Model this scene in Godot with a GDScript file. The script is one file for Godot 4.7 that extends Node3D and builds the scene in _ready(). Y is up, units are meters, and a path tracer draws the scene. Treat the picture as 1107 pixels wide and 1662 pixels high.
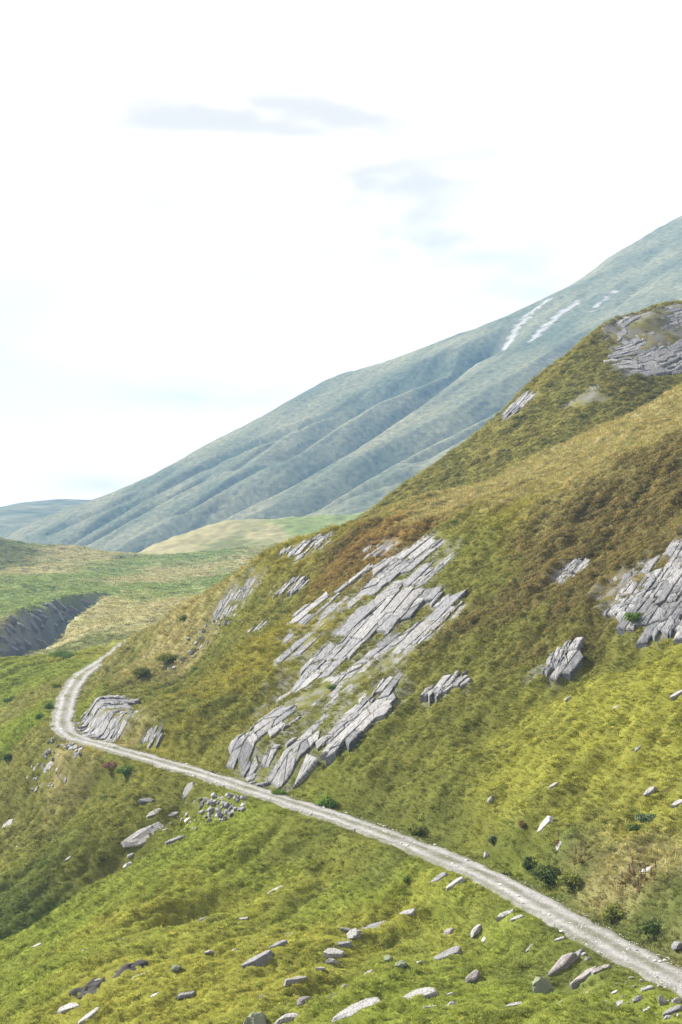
extends Node3D
# An alpine track winding round a grassy hillside with slabby rock outcrops; a hazy mountain behind.
# x to the right, y up, z towards the viewer; d below is the distance straight ahead, d = -z.

const ROAD := [
	[18.9, -24.00, 67.7], [17.5, -24.00, 72.0], [15.2, -24.00, 77.7], [12.8, -24.00, 84.4], [9.3, -24.00, 93.7], [4.4, -24.00, 103.0], [0.3, -24.00, 109.8], [-5.4, -24.00, 118.3], [-11.3, -24.00, 127.1], [-18.2, -24.00, 136.6], [-24.3, -24.00, 144.6], [-28.4, -24.00, 150.1], [-31.2, -24.00, 157.9], [-33.6, -24.00, 170.7], [-35.9, -24.00, 185.7], [-38.2, -24.00, 206.8], [-38.4, -24.00, 221.8], [-38.7, -24.00, 239.3], [-39.4, -24.00, 262.2], [-36.9, -24.00, 286.9],
]
const NEAR := [
	[21.7, -21.70, 70.6], [14.7, -25.60, 68.3], [20.6, -21.70, 73.9], [13.7, -25.60, 71.3], [19.1, -21.70, 77.5], [12.3, -25.60, 74.8], [17.8, -21.70, 81.2], [10.8, -25.60, 78.8], [16.2, -21.70, 85.7], [9.2, -25.60, 83.1], [14.1, -21.70, 91.4], [7.2, -25.60, 88.7], [11.3, -21.70, 97.7], [4.7, -25.60, 94.3], [8.1, -21.70, 103.7], [1.6, -25.60, 100.1], [5.5, -21.70, 108.3], [-0.9, -25.60, 104.5], [2.7, -21.70, 112.7], [-3.5, -25.60, 108.7], [-0.9, -21.70, 118.2], [-7.0, -25.60, 114.0], [-4.6, -21.70, 123.6], [-10.7, -25.60, 119.5], [-8.4, -21.70, 129.2], [-14.4, -25.60, 125.0], [-12.7, -21.70, 135.3], [-18.7, -25.60, 130.9], [-16.9, -21.70, 141.0], [-22.8, -25.60, 136.5], [-20.8, -21.70, 145.9], [-26.6, -25.60, 141.4], [-23.7, -21.70, 149.6], [-29.5, -25.60, 145.0], [-25.5, -21.70, 152.5], [-32.2, -25.00, 149.3], [-27.1, -21.70, 156.6], [-34.2, -25.00, 154.5], [-28.6, -21.70, 162.9], [-35.8, -25.00, 161.5], [-30.1, -22.80, 171.3], [-37.4, -25.00, 170.1], [-31.5, -22.80, 180.1], [-38.8, -25.00, 179.0], [-33.0, -23.40, 191.1], [-40.3, -25.00, 190.3], [-34.4, -23.40, 204.7], [-41.8, -24.40, 204.1], [-34.8, -23.40, 214.5], [-42.2, -24.40, 214.5], [-34.9, -23.40, 223.9], [-42.3, -24.40, 223.8], [-35.0, -23.40, 234.5], [-42.4, -24.40, 234.4], [-35.5, -23.40, 247.6], [-42.9, -24.40, 247.2], [-35.8, -23.40, 262.0], [-43.2, -24.40, 262.3], [21.1, -19.75, 86.9], [23.3, -15.52, 96.0], [26.0, -10.30, 107.4], [29.5, -3.68, 121.8], [32.4, 1.82, 133.7], [16.5, -19.56, 95.2], [18.5, -14.86, 106.4], [20.9, -8.92, 120.4], [23.4, -2.89, 134.7], [11.3, -19.28, 105.0], [12.8, -13.99, 118.7], [14.7, -7.12, 136.6], [16.2, -1.91, 150.1], [4.7, -20.61, 112.3], [5.4, -15.09, 128.1], [6.1, -9.42, 144.4], [6.7, -4.77, 157.7], [-3.0, -19.65, 128.6], [-3.4, -14.05, 146.5], [-3.8, -8.56, 164.1], [-9.4, -19.55, 139.9], [-10.5, -14.95, 155.9], [32.0, -7.77, 104.9], [26.0, -17.51, 85.2], [37.8, 1.68, 124.0], [43.8, 11.38, 143.5], [50.9, 16.79, 166.7], [59.5, 24.86, 195.0], [65.4, 19.86, 215.0], [74.4, 8.86, 245.0], [34.6, 6.00, 142.8], [40.3, 10.45, 166.3], [47.3, 17.34, 195.0], [52.0, 12.34, 215.0], [59.1, 1.34, 245.0], [25.9, 3.20, 149.1], [29.5, 6.02, 169.8], [33.9, 10.68, 195.0], [37.3, 5.68, 215.0], [42.3, -5.32, 245.0], [16.8, 0.20, 155.6], [18.7, 1.78, 173.3], [21.1, 4.78, 195.0], [23.2, -0.22, 215.0], [26.3, -11.22, 245.0], [10.4, -1.07, 162.6], [11.4, -0.16, 177.2], [12.5, 1.96, 195.0], [13.8, -3.04, 215.0], [15.6, -14.04, 245.0], [5.0, -1.57, 170.5], [5.3, -1.59, 181.5], [5.7, -0.60, 195.0], [6.2, -5.60, 215.0], [7.1, -16.60, 245.0], [-2.7, -2.32, 183.0], [-3.7, -5.82, 193.0], [-4.7, -14.32, 211.0], [-8.3, -4.59, 184.0], [-9.3, -8.09, 194.0], [-10.3, -16.59, 212.0], [-15.0, -8.72, 186.0], [-16.0, -12.22, 196.0], [-17.0, -20.72, 214.0], [-22.2, -13.37, 192.0], [-23.2, -16.87, 202.0], [-24.2, -25.37, 220.0], [-27.5, -16.73, 200.0], [-28.5, -20.23, 210.0], [-29.5, -28.73, 228.0], [-19.5, -19.97, 176.0], [-26.9, -19.99, 187.0], [-27.3, -22.60, 167.0], [-20.2, -22.63, 157.0], [-30.2, -19.57, 204.0], [-35.3, -28.00, 163.5], [-39.1, -31.00, 161.2], [-34.4, -32.30, 142.1], [-27.1, -31.00, 136.4], [-30.0, -33.50, 123.6], [-25.6, -33.30, 105.7], [-21.3, -32.00, 87.9], [-18.3, -29.50, 118.4], [-14.7, -30.00, 95.3], [-12.8, -30.00, 82.4], [-7.0, -28.20, 104.0], [-5.6, -28.00, 83.1], [-5.1, -27.60, 75.8], [1.9, -26.80, 91.5], [1.5, -26.20, 72.0], [8.6, -25.40, 79.5], [7.4, -25.00, 68.7], [13.1, -24.40, 67.0], [-8.0, -26.60, 118.4], [-13.9, -27.60, 125.0], [-21.3, -28.20, 137.3], [-0.2, -26.50, 106.3], [-42.1, -37.00, 136.5], [-30.5, -36.00, 98.9], [-55.5, -37.00, 180.1], [-7.4, -31.00, 66.2], [3.8, -27.50, 58.7], [13.3, -24.50, 54.9], [-46.4, -27.00, 206.2], [-49.7, -25.60, 230.1], [-44.9, -24.90, 241.9], [-57.1, -26.20, 235.5], [-46.0, -29.00, 189.7], [-75.1, -30.00, 254.6], [-63.7, -33.00, 215.9], [-52.9, -25.20, 244.8], [-52.9, -31.20, 254.8], [-52.9, -43.20, 274.8], [-59.7, -26.00, 246.3], [-59.7, -32.00, 256.3], [-59.7, -44.00, 276.3], [-45.4, -24.70, 250.6], [-45.4, -30.70, 260.6], [-45.4, -42.70, 280.6], [-40.9, -24.20, 264.3], [-40.9, -30.20, 274.3], [-40.9, -42.20, 294.3], [-79.5, -30.00, 269.6], [-79.5, -36.00, 279.6], [-79.5, -48.00, 299.6],
]
const RIDGE := [
	[93.2, 50.06, 285.0], [97.2, 47.56, 295.0], [107.2, 36.06, 323.0], [79.3, 45.26, 280.0], [83.3, 42.76, 290.0], [93.3, 31.26, 318.0], [65.9, 40.63, 272.0], [69.9, 38.13, 282.0], [79.9, 26.63, 310.0], [59.9, 39.03, 270.0], [63.9, 36.53, 280.0], [73.9, 25.03, 308.0], [50.3, 35.54, 266.0], [54.3, 33.04, 276.0], [64.3, 21.54, 304.0], [46.7, 32.71, 262.0], [50.7, 30.21, 272.0], [60.7, 18.71, 300.0], [40.0, 27.22, 260.0], [44.0, 24.72, 270.0], [54.0, 13.22, 298.0], [31.0, 19.62, 256.0], [35.0, 17.12, 266.0], [45.0, 5.62, 294.0], [20.6, 10.49, 252.0], [24.6, 7.99, 262.0], [34.6, -3.51, 290.0], [14.9, 6.57, 250.0], [18.9, 4.07, 260.0], [28.9, -7.43, 288.0], [9.4, 2.72, 248.0], [13.4, 0.22, 258.0], [23.4, -11.28, 286.0], [5.0, -0.11, 246.0], [9.0, -2.61, 256.0], [19.0, -14.11, 284.0], [-1.4, -3.63, 244.0], [2.6, -6.13, 254.0], [12.6, -17.63, 282.0], [72.0, 19.74, 236.0], [63.8, 35.83, 263.0], [59.6, 23.81, 246.0], [55.3, 15.08, 228.0], [47.7, 24.69, 244.0], [44.0, 13.90, 225.0], [36.4, 17.98, 240.0], [34.0, 8.93, 224.0], [25.9, 11.67, 240.0], [24.2, 4.02, 224.0], [15.3, 4.27, 238.0], [14.5, 0.10, 226.0], [4.8, -1.96, 236.0], [4.6, -4.85, 226.0], [48.8, 30.63, 258.0], [79.9, 35.69, 262.0],
]
const VALLEY := [
	[-155.2, -13.18, 640.0], [-137.2, -14.96, 610.0], [-197.2, -8.13, 640.0], [-127.1, -16.54, 640.0], [-108.6, -16.83, 630.0], [-101.9, -20.18, 640.0], [-121.1, -20.60, 560.0], [-103.9, -19.87, 560.0], [-88.3, -20.97, 570.0], [-62.2, -19.87, 560.0], [-32.7, -16.93, 560.0], [-8.2, -12.02, 560.0], [-113.9, -22.44, 470.0], [-95.3, -22.92, 480.0], [-77.4, -22.78, 500.0], [-53.3, -21.87, 480.0], [-27.5, -19.35, 470.0], [-6.9, -15.23, 470.0], [-88.6, -24.06, 410.0], [-80.0, -26.16, 330.0], [-80.5, -24.62, 365.0], [-79.5, -23.48, 400.0], [-67.4, -23.46, 412.0], [-58.8, -22.90, 415.0], [-39.2, -21.73, 400.0], [-21.1, -18.62, 390.0], [-102.1, -28.13, 380.0], [-154.1, -23.87, 500.0], [-123.3, -29.61, 400.0], [-60.0, -22.65, 372.0], [-61.1, -25.53, 322.0], [-60.8, -27.82, 290.0], [-43.9, -22.26, 330.0], [-43.8, -23.78, 300.0], [-48.1, -25.14, 272.0], [-41.5, -24.30, 276.0], [-35.5, -21.59, 320.0], [-22.2, -20.09, 330.0], [-30.0, -22.35, 270.0], [-56.6, -28.00, 262.0], [-63.5, -29.15, 262.0], [-71.1, -7.32, 760.0], [-42.2, -6.49, 780.0], [-22.0, -5.19, 790.0], [2.3, -2.45, 800.0], [35.1, -1.09, 830.0], [-92.6, -16.08, 720.0], [-102.3, -22.06, 690.0], [-73.6, -16.32, 690.0], [-47.1, -11.34, 700.0], [-16.4, -9.51, 700.0], [-49.4, -16.23, 650.0], [-71.1, -19.34, 640.0], [-26.6, -13.95, 650.0], [1.9, -8.64, 680.0], [-147.2, -22.96, 655.0], [-157.2, -34.96, 720.0], [-137.1, -24.54, 685.0], [-147.1, -36.54, 750.0], [-111.9, -28.18, 685.0], [-121.9, -40.18, 750.0], [-71.1, -13.32, 800.0], [-71.1, -25.32, 870.0], [-42.2, -12.49, 820.0], [-42.2, -24.49, 890.0], [2.3, -8.45, 840.0], [2.3, -20.45, 910.0], [35.1, -7.09, 870.0], [35.1, -19.09, 940.0],
]
const GORGE := [
	[-80.0, -26.16, 330.0], [-80.5, -24.62, 365.0], [-79.1, -23.53, 398.0], [-67.2, -23.58, 411.0], [-60.7, -23.41, 408.0], [-59.4, -22.69, 370.0], [-61.1, -25.67, 322.0], [-60.8, -27.95, 290.0], [-63.0, -28.00, 262.0], [-88.0, -28.00, 262.0], [-92.0, -28.00, 300.0],
]
const MOUNTAIN := [
	[502.1, 397.49, 1535.5], [502.1, 394.49, 1595.5], [502.1, 347.49, 1755.5], [352.6, 306.45, 1454.5], [352.6, 303.45, 1514.5], [352.6, 256.45, 1674.5], [276.8, 261.03, 1415.5], [276.8, 258.03, 1475.5], [276.8, 211.03, 1635.5], [206.2, 211.28, 1358.7], [206.2, 208.28, 1418.7], [206.2, 161.28, 1578.7], [175.2, 195.01, 1349.1], [175.2, 192.01, 1409.1], [175.2, 145.01, 1569.1], [99.0, 166.44, 1357.1], [99.0, 163.44, 1417.1], [99.0, 116.44, 1577.1], [51.7, 149.33, 1363.7], [51.7, 146.33, 1423.7], [51.7, 99.33, 1583.7], [3.9, 137.00, 1384.0], [3.9, 134.00, 1444.0], [3.9, 87.00, 1604.0], [-20.3, 127.41, 1385.1], [-20.3, 124.41, 1445.1], [-20.3, 77.41, 1605.1], [-67.6, 98.91, 1360.4], [-67.6, 95.91, 1420.4], [-67.6, 48.91, 1580.4], [-130.1, 61.70, 1328.8], [-130.1, 58.70, 1388.8], [-130.1, 11.70, 1548.8], [-201.8, 22.83, 1303.2], [-201.8, 19.83, 1363.2], [-201.8, -27.17, 1523.2], [-236.7, 9.73, 1306.8], [-236.7, 6.73, 1366.8], [-236.7, -40.27, 1526.8], [-283.4, -8.04, 1310.9], [-283.4, -11.04, 1370.9], [-283.4, -58.04, 1530.9], [-354.8, -34.12, 1320.2], [-354.8, -37.12, 1380.2], [-354.8, -84.12, 1540.2], [279.8, 167.31, 1154.0], [231.9, 75.83, 956.4], [191.1, 111.36, 1100.6], [165.1, 46.22, 950.7], [129.3, 121.21, 1198.0], [110.4, 49.72, 1022.5], [77.0, 100.40, 1200.1], [65.7, 31.85, 1024.1], [23.8, 67.06, 1168.7], [20.9, 13.93, 1025.6], [19.5, -12.14, 955.5], [-29.1, 71.16, 1240.1], [-26.0, 24.77, 1108.8], [-23.8, -8.45, 1014.8], [-81.1, 37.52, 1206.6], [-74.7, 5.35, 1110.6], [-70.0, -17.79, 1041.6], [-134.2, 16.41, 1208.8], [-123.5, -14.13, 1112.5], [-178.6, -9.88, 1186.7], [-165.6, -35.69, 1100.9], [-244.5, -21.03, 1231.0], [-232.6, -37.95, 1170.8], [-303.5, -37.83, 1251.6], [347.8, 190.23, 1139.9], [273.4, 71.04, 896.1], [95.3, -7.34, 882.5], [158.8, -6.76, 812.0], [329.7, 262.72, 1360.1], [305.0, 215.45, 1258.0], [261.4, 225.97, 1336.5], [247.6, 194.61, 1265.8], [392.6, 298.14, 1386.2], [357.1, 238.07, 1261.1], [195.4, 181.06, 1287.7], [302.4, 262.52, 1390.6], [3.7, 109.46, 1308.3], [-64.0, 73.86, 1287.2], [-124.2, 42.23, 1268.5],
]
const COVER := [
	[-20.8, 94.4, 0], [-13.7, 88.7, 1], [-7.5, 84.7, 1], [-21.5, 108.3, 0], [-26.0, 120.1, 7], [-13.9, 104.6, 1], [-7.0, 103.9, 1], [-2.1, 91.5, 1], [3.8, 90.2, 1], [4.9, 76.4, 0], [9.9, 76.3, 0], [12.6, 72.3, 0], [2.0, 98.3, 0], [5.9, 92.7, 0], [-4.8, 106.8, 0], [-12.5, 112.3, 0], [-21.3, 120.3, 2], [-30.0, 139.0, 2], [-24.2, 137.2, 2], [-17.0, 127.9, 2], [-31.5, 145.8, 2], [-8.6, 113.6, 0], [0.3, 104.5, 2], [-5.1, 111.8, 2], [10.1, 83.6, 0], [-40.4, 172.8, 0], [-51.6, 229.6, 0], [-44.0, 226.4, 0], [-42.9, 242.8, 1], [-28.1, 144.4, 4], [-22.6, 137.9, 2], [20.6, 94.9, 1], [15.3, 100.8, 1], [11.6, 107.4, 1], [18.5, 106.3, 1], [23.7, 102.9, 1], [6.9, 108.2, 2], [3.3, 112.4, 2], [12.6, 97.0, 1], [17.6, 89.8, 1], [15.1, 89.2, 4], [18.9, 83.7, 4], [18.7, 79.7, 4], [13.7, 90.2, 7], [17.3, 79.7, 7], [10.5, 97.1, 2], [6.7, 104.5, 2], [18.8, 123.5, 3], [13.4, 124.2, 2], [23.0, 132.2, 3], [29.4, 135.2, 3], [32.5, 141.1, 3], [17.1, 131.6, 3], [8.3, 129.7, 2], [23.4, 119.6, 3], [24.8, 139.2, 3], [20.2, 141.3, 3], [26.0, 127.4, 3], [12.3, 135.6, 2], [15.0, 128.8, 3], [19.4, 117.4, 2], [10.7, 130.6, 3], [18.0, 148.9, 5], [14.6, 147.0, 2], [11.0, 150.8, 2], [6.2, 163.5, 6], [3.4, 169.0, 6], [22.9, 150.9, 4], [30.7, 157.1, 4], [38.3, 175.9, 4], [30.5, 175.5, 4], [19.3, 178.5, 4], [10.7, 166.7, 4], [42.8, 181.9, 4], [-8.2, 180.2, 5], [-11.9, 177.6, 2], [-20.6, 185.3, 4], [-25.0, 188.1, 4], [-29.8, 186.9, 2], [-16.7, 171.0, 2], [-10.0, 149.4, 5], [-7.4, 149.3, 5], [-12.9, 144.4, 2], [-20.0, 160.9, 2], [-13.4, 136.4, 2], [-15.2, 136.5, 5], [-8.8, 163.4, 2], [-4.1, 175.1, 5], [0.5, 171.0, 3], [3.0, 145.7, 2], [-0.2, 129.0, 2], [5.1, 120.8, 2], [10.0, 116.3, 2], [21.5, 109.9, 2], [16.0, 115.8, 2], [3.2, 110.0, 7], [6.7, 103.7, 7], [10.0, 96.7, 7], [12.2, 91.1, 7], [14.9, 83.6, 7], [16.2, 79.5, 7],
]
const WISPS := [[-0.032, 0.279, -1.0, 0.092, 0.015, 0.03, 0.50], [-0.111, 0.283, -1.0, 0.070, 0.011, 0.00, 0.34], [0.020, 0.250, -1.0, 0.053, 0.018, -0.25, 0.34], [0.047, 0.233, -1.0, 0.053, 0.011, -0.10, 0.36], [0.104, 0.251, -1.0, 0.039, 0.013, 0.00, 0.36], [0.055, 0.206, -1.0, 0.070, 0.011, -0.10, 0.42], [0.073, 0.189, -1.0, 0.048, 0.011, -0.12, 0.40], [0.134, 0.158, -1.0, 0.031, 0.019, 0.00, 0.26], [-0.098, 0.084, -1.0, 0.053, 0.009, 0.00, 0.30], [-0.172, 0.018, -1.0, 0.026, 0.009, 0.00, 0.30], [-0.045, 0.176, -1.0, 0.088, 0.013, 0.10, 0.16], [-0.155, 0.219, -1.0, 0.088, 0.013, 0.00, 0.14]]
# plant cover of the valley: x, distance, kind (green, straw, olive)
const VALLEY_COVER := [[-118, 544, 1], [-136, 583, 2], [-109, 587, 1], [-88, 570, 0], [-89, 502, 0], [-93, 459, 0], [-98, 429, 0], [-91, 384, 0], [-63, 472, 1], [-55, 497, 1], [-38, 424, 0], [-36, 363, 0], [-62, 423, 0], [-31, 461, 0], [-24, 532, 1], [-50, 350, 0], [-54, 341, 1], [-56, 319, 1], [-60, 313, 1], [-41, 321, 1], [-36, 320, 1], [-42, 294, 1], [-47, 287, 2], [-54, 601, 0], [-41, 694, 1], [-67, 721, 1], [-17, 719, 0], [-77, 692, 1], [-91, 688, 1], [-51, 671, 2], [-33, 606, 1], [-120, 606, 1]]
# folds in the near slope: half width, depth, line
const FOLDS := [
	[4.5, 1.6, [[-27.8, 114.8], [-24.4, 117.6], [-21.1, 119.3], [-16.4, 119.4]]],
	[5.0, 1.1, [[26.6, 109.5], [21.9, 111.7], [17.2, 113.2], [12.4, 114.6]]],
	[3.5, 0.8, [[-11.3, 101.8], [-6.1, 103.6], [-1.5, 103.3]]],
	[4.0, 1.0, [[-35.2, 145.2], [-27.8, 139.8], [-22.2, 135.9]]],
	[4.0, 0.9, [[4.2, 112.0], [9.1, 112.0], [13.0, 111.2]]],
	[4.0, 1.0, [[-15.2, 137.1], [-10.3, 135.4], [-6.4, 140.7]]],
	[3.0, 0.7, [[-1.9, 79.9], [2.5, 86.2], [5.7, 88.9]]],
	[4.0, 0.9, [[18.5, 142.3], [23.1, 140.1], [28.3, 138.7]]],
]
# strips of turf across the large outcrop: half width, line
const TURF := [
	[1.2, [[-7.8, 128.7], [-3.0, 129.5], [2.7, 130.3], [7.7, 129.3]]],
	[0.6, [[-7.6, 140.7], [-4.6, 144.0], [-0.9, 147.6], [3.0, 149.4]]],
	[0.9, [[-4.2, 131.4], [0.4, 130.7], [5.5, 130.1]]],
	[0.8, [[0.4, 148.9], [5.7, 150.7], [10.3, 150.9]]],
	[0.7, [[-9.1, 134.9], [-6.4, 142.1], [-4.1, 147.2]]],
	[0.7, [[0.4, 137.1], [4.0, 138.5], [8.3, 138.4]]],
]
# gullies of the mountain: half width, depth, line
const GULLIES := [
	[34, 19, [[137, 1271], [103, 1261], [57, 1211], [3, 1171], [-52, 1143], [-111, 1131], [-148, 1116], [-169, 1104]]],
	[32, 15, [[96, 1272], [26, 1266], [-18, 1243], [-45, 1217]]],
	[11, 7, [[-18, 1243], [-60, 1204], [-90, 1190], [-130, 1167]]],
	[12, 7, [[-47, 1273], [-74, 1274], [-124, 1268], [-166, 1246], [-206, 1224], [-235, 1209]]],
	[9, 6, [[-121, 1231], [-161, 1210], [-200, 1189], [-220, 1183]]],
	[30, 15, [[272, 1123], [230, 1177], [203, 1170], [164, 1144], [111, 1115], [71, 1105], [22, 1085], [-25, 1066], [-62, 1057]]],
	[10, 6, [[31, 1267], [-8, 1275], [-52, 1271], [-93, 1230]]],
	[9, 5, [[-189, 1258], [-221, 1252], [-260, 1255]]],
	[10, 6, [[66, 1024], [21, 1038], [-15, 1042]]],
	[12, 7, [[143, 1102], [97, 1070], [59, 1061]]],
]
const SCREES := [
	[4, [[198, 1342], [177, 1317], [149, 1274], [116, 1235]]],
	[4, [[219, 1302], [204, 1289], [168, 1241]]],
	[2, [[251, 1285], [224, 1259]]],
	[4, [[220, 1194], [197, 1149], [178, 1122], [162, 1100]]],
]
const OUTCROPS := [
	[true, 1.00, 0.80, "large grey slab outcrop streaked with grass above the straight of the track", [[10.1, 157.6], [6.0, 157.7], [0.4, 157.8], [-3.7, 156.4], [-6.1, 152.1], [-6.8, 143.6], [-9.2, 136.8], [-10.0, 130.7], [-8.9, 125.4], [-4.4, 121.1], [-2.8, 121.3], [0.3, 121.3], [3.8, 121.8], [6.1, 125.8], [5.5, 130.1], [7.9, 131.7], [11.4, 133.9], [11.1, 139.2], [8.7, 144.7], [12.5, 149.3]]],
	[true, 0.62, 0.85, "grey layered rock face among brown heath beneath the tan meadow", [[21.6, 122.5], [24.4, 124.6], [27.7, 124.7], [30.4, 125.4], [33.0, 124.1], [28.8, 108.2], [26.8, 110.7], [24.2, 113.6], [22.5, 117.9]]],
	[true, 0.45, 0.80, "small dark grey ledge in the brown heath beside the layered rock face", [[18.7, 130.8], [21.9, 132.9], [22.9, 130.0], [20.0, 128.1]]],
	[true, 0.45, 0.90, "short pale ledge at the lower edge of the brown heath", [[15.8, 117.0], [17.9, 117.9], [19.9, 116.8], [19.6, 114.4], [17.4, 114.7]]],
	[true, 0.45, 0.80, "thin grey ledges half buried in grass right of the large slab outcrop", [[7.2, 122.8], [11.1, 122.9], [10.7, 119.8], [8.3, 120.4]]],
	[true, 0.80, 0.95, "blue grey rock knob at the inside of the track's bend", [[-28.6, 153.5], [-30.2, 171.1], [-26.6, 171.9], [-21.1, 148.2], [-23.1, 147.4], [-26.2, 148.5]]],
	[true, 0.50, 0.95, "small grey rock in grass next to the blue grey knob", [[-21.0, 144.4], [-19.0, 143.9], [-18.0, 141.8], [-19.6, 142.6]]],
	[true, 0.45, 0.70, "broken dark rock rib running down from the skyline of the near hillside", [[-17.0, 181.5], [-12.5, 183.1], [-9.5, 179.0], [-13.0, 176.1]]],
	[true, 0.50, 0.85, "pale slab ledge below the skyline between rock rib and large outcrop", [[-9.4, 173.8], [-4.7, 169.8], [-4.0, 164.5], [-8.5, 170.7]]],
	[true, 0.50, 0.75, "low grey ledge just under the brown skyline of the near hillside", [[-7.8, 181.4], [-1.1, 179.4], [-0.4, 173.1], [-5.7, 175.8]]],
	[true, 0.50, 0.75, "small grey ledge beneath the rust coloured heath patch", [[2.3, 164.7], [6.2, 162.4], [6.0, 158.8], [3.3, 160.5]]],
	[true, 0.60, 0.95, "single pale slab in grass left of the large slab outcrop", [[-11.4, 167.2], [-8.9, 162.5], [-9.0, 156.1]]],
	[false, 1.30, 1.12, "grey slabby cliff below the grassy crest of the second ridge", [[47.7, 247.2], [49.0, 262.2], [59.3, 267.1], [65.3, 269.4], [73.2, 271.1], [67.0, 248.1], [59.7, 246.4], [47.0, 240.5]]],
	[false, 0.70, 0.75, "dark rocks along the crest of the second ridge above the far mountain", [[28.6, 249.0], [32.7, 251.9], [34.4, 246.3], [28.9, 245.4]]],
	[false, 0.60, 0.60, "patch of grey scree below the cliff on the second ridge", [[37.7, 238.1], [42.7, 239.7], [45.3, 234.2], [38.8, 235.5]]],
]
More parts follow.
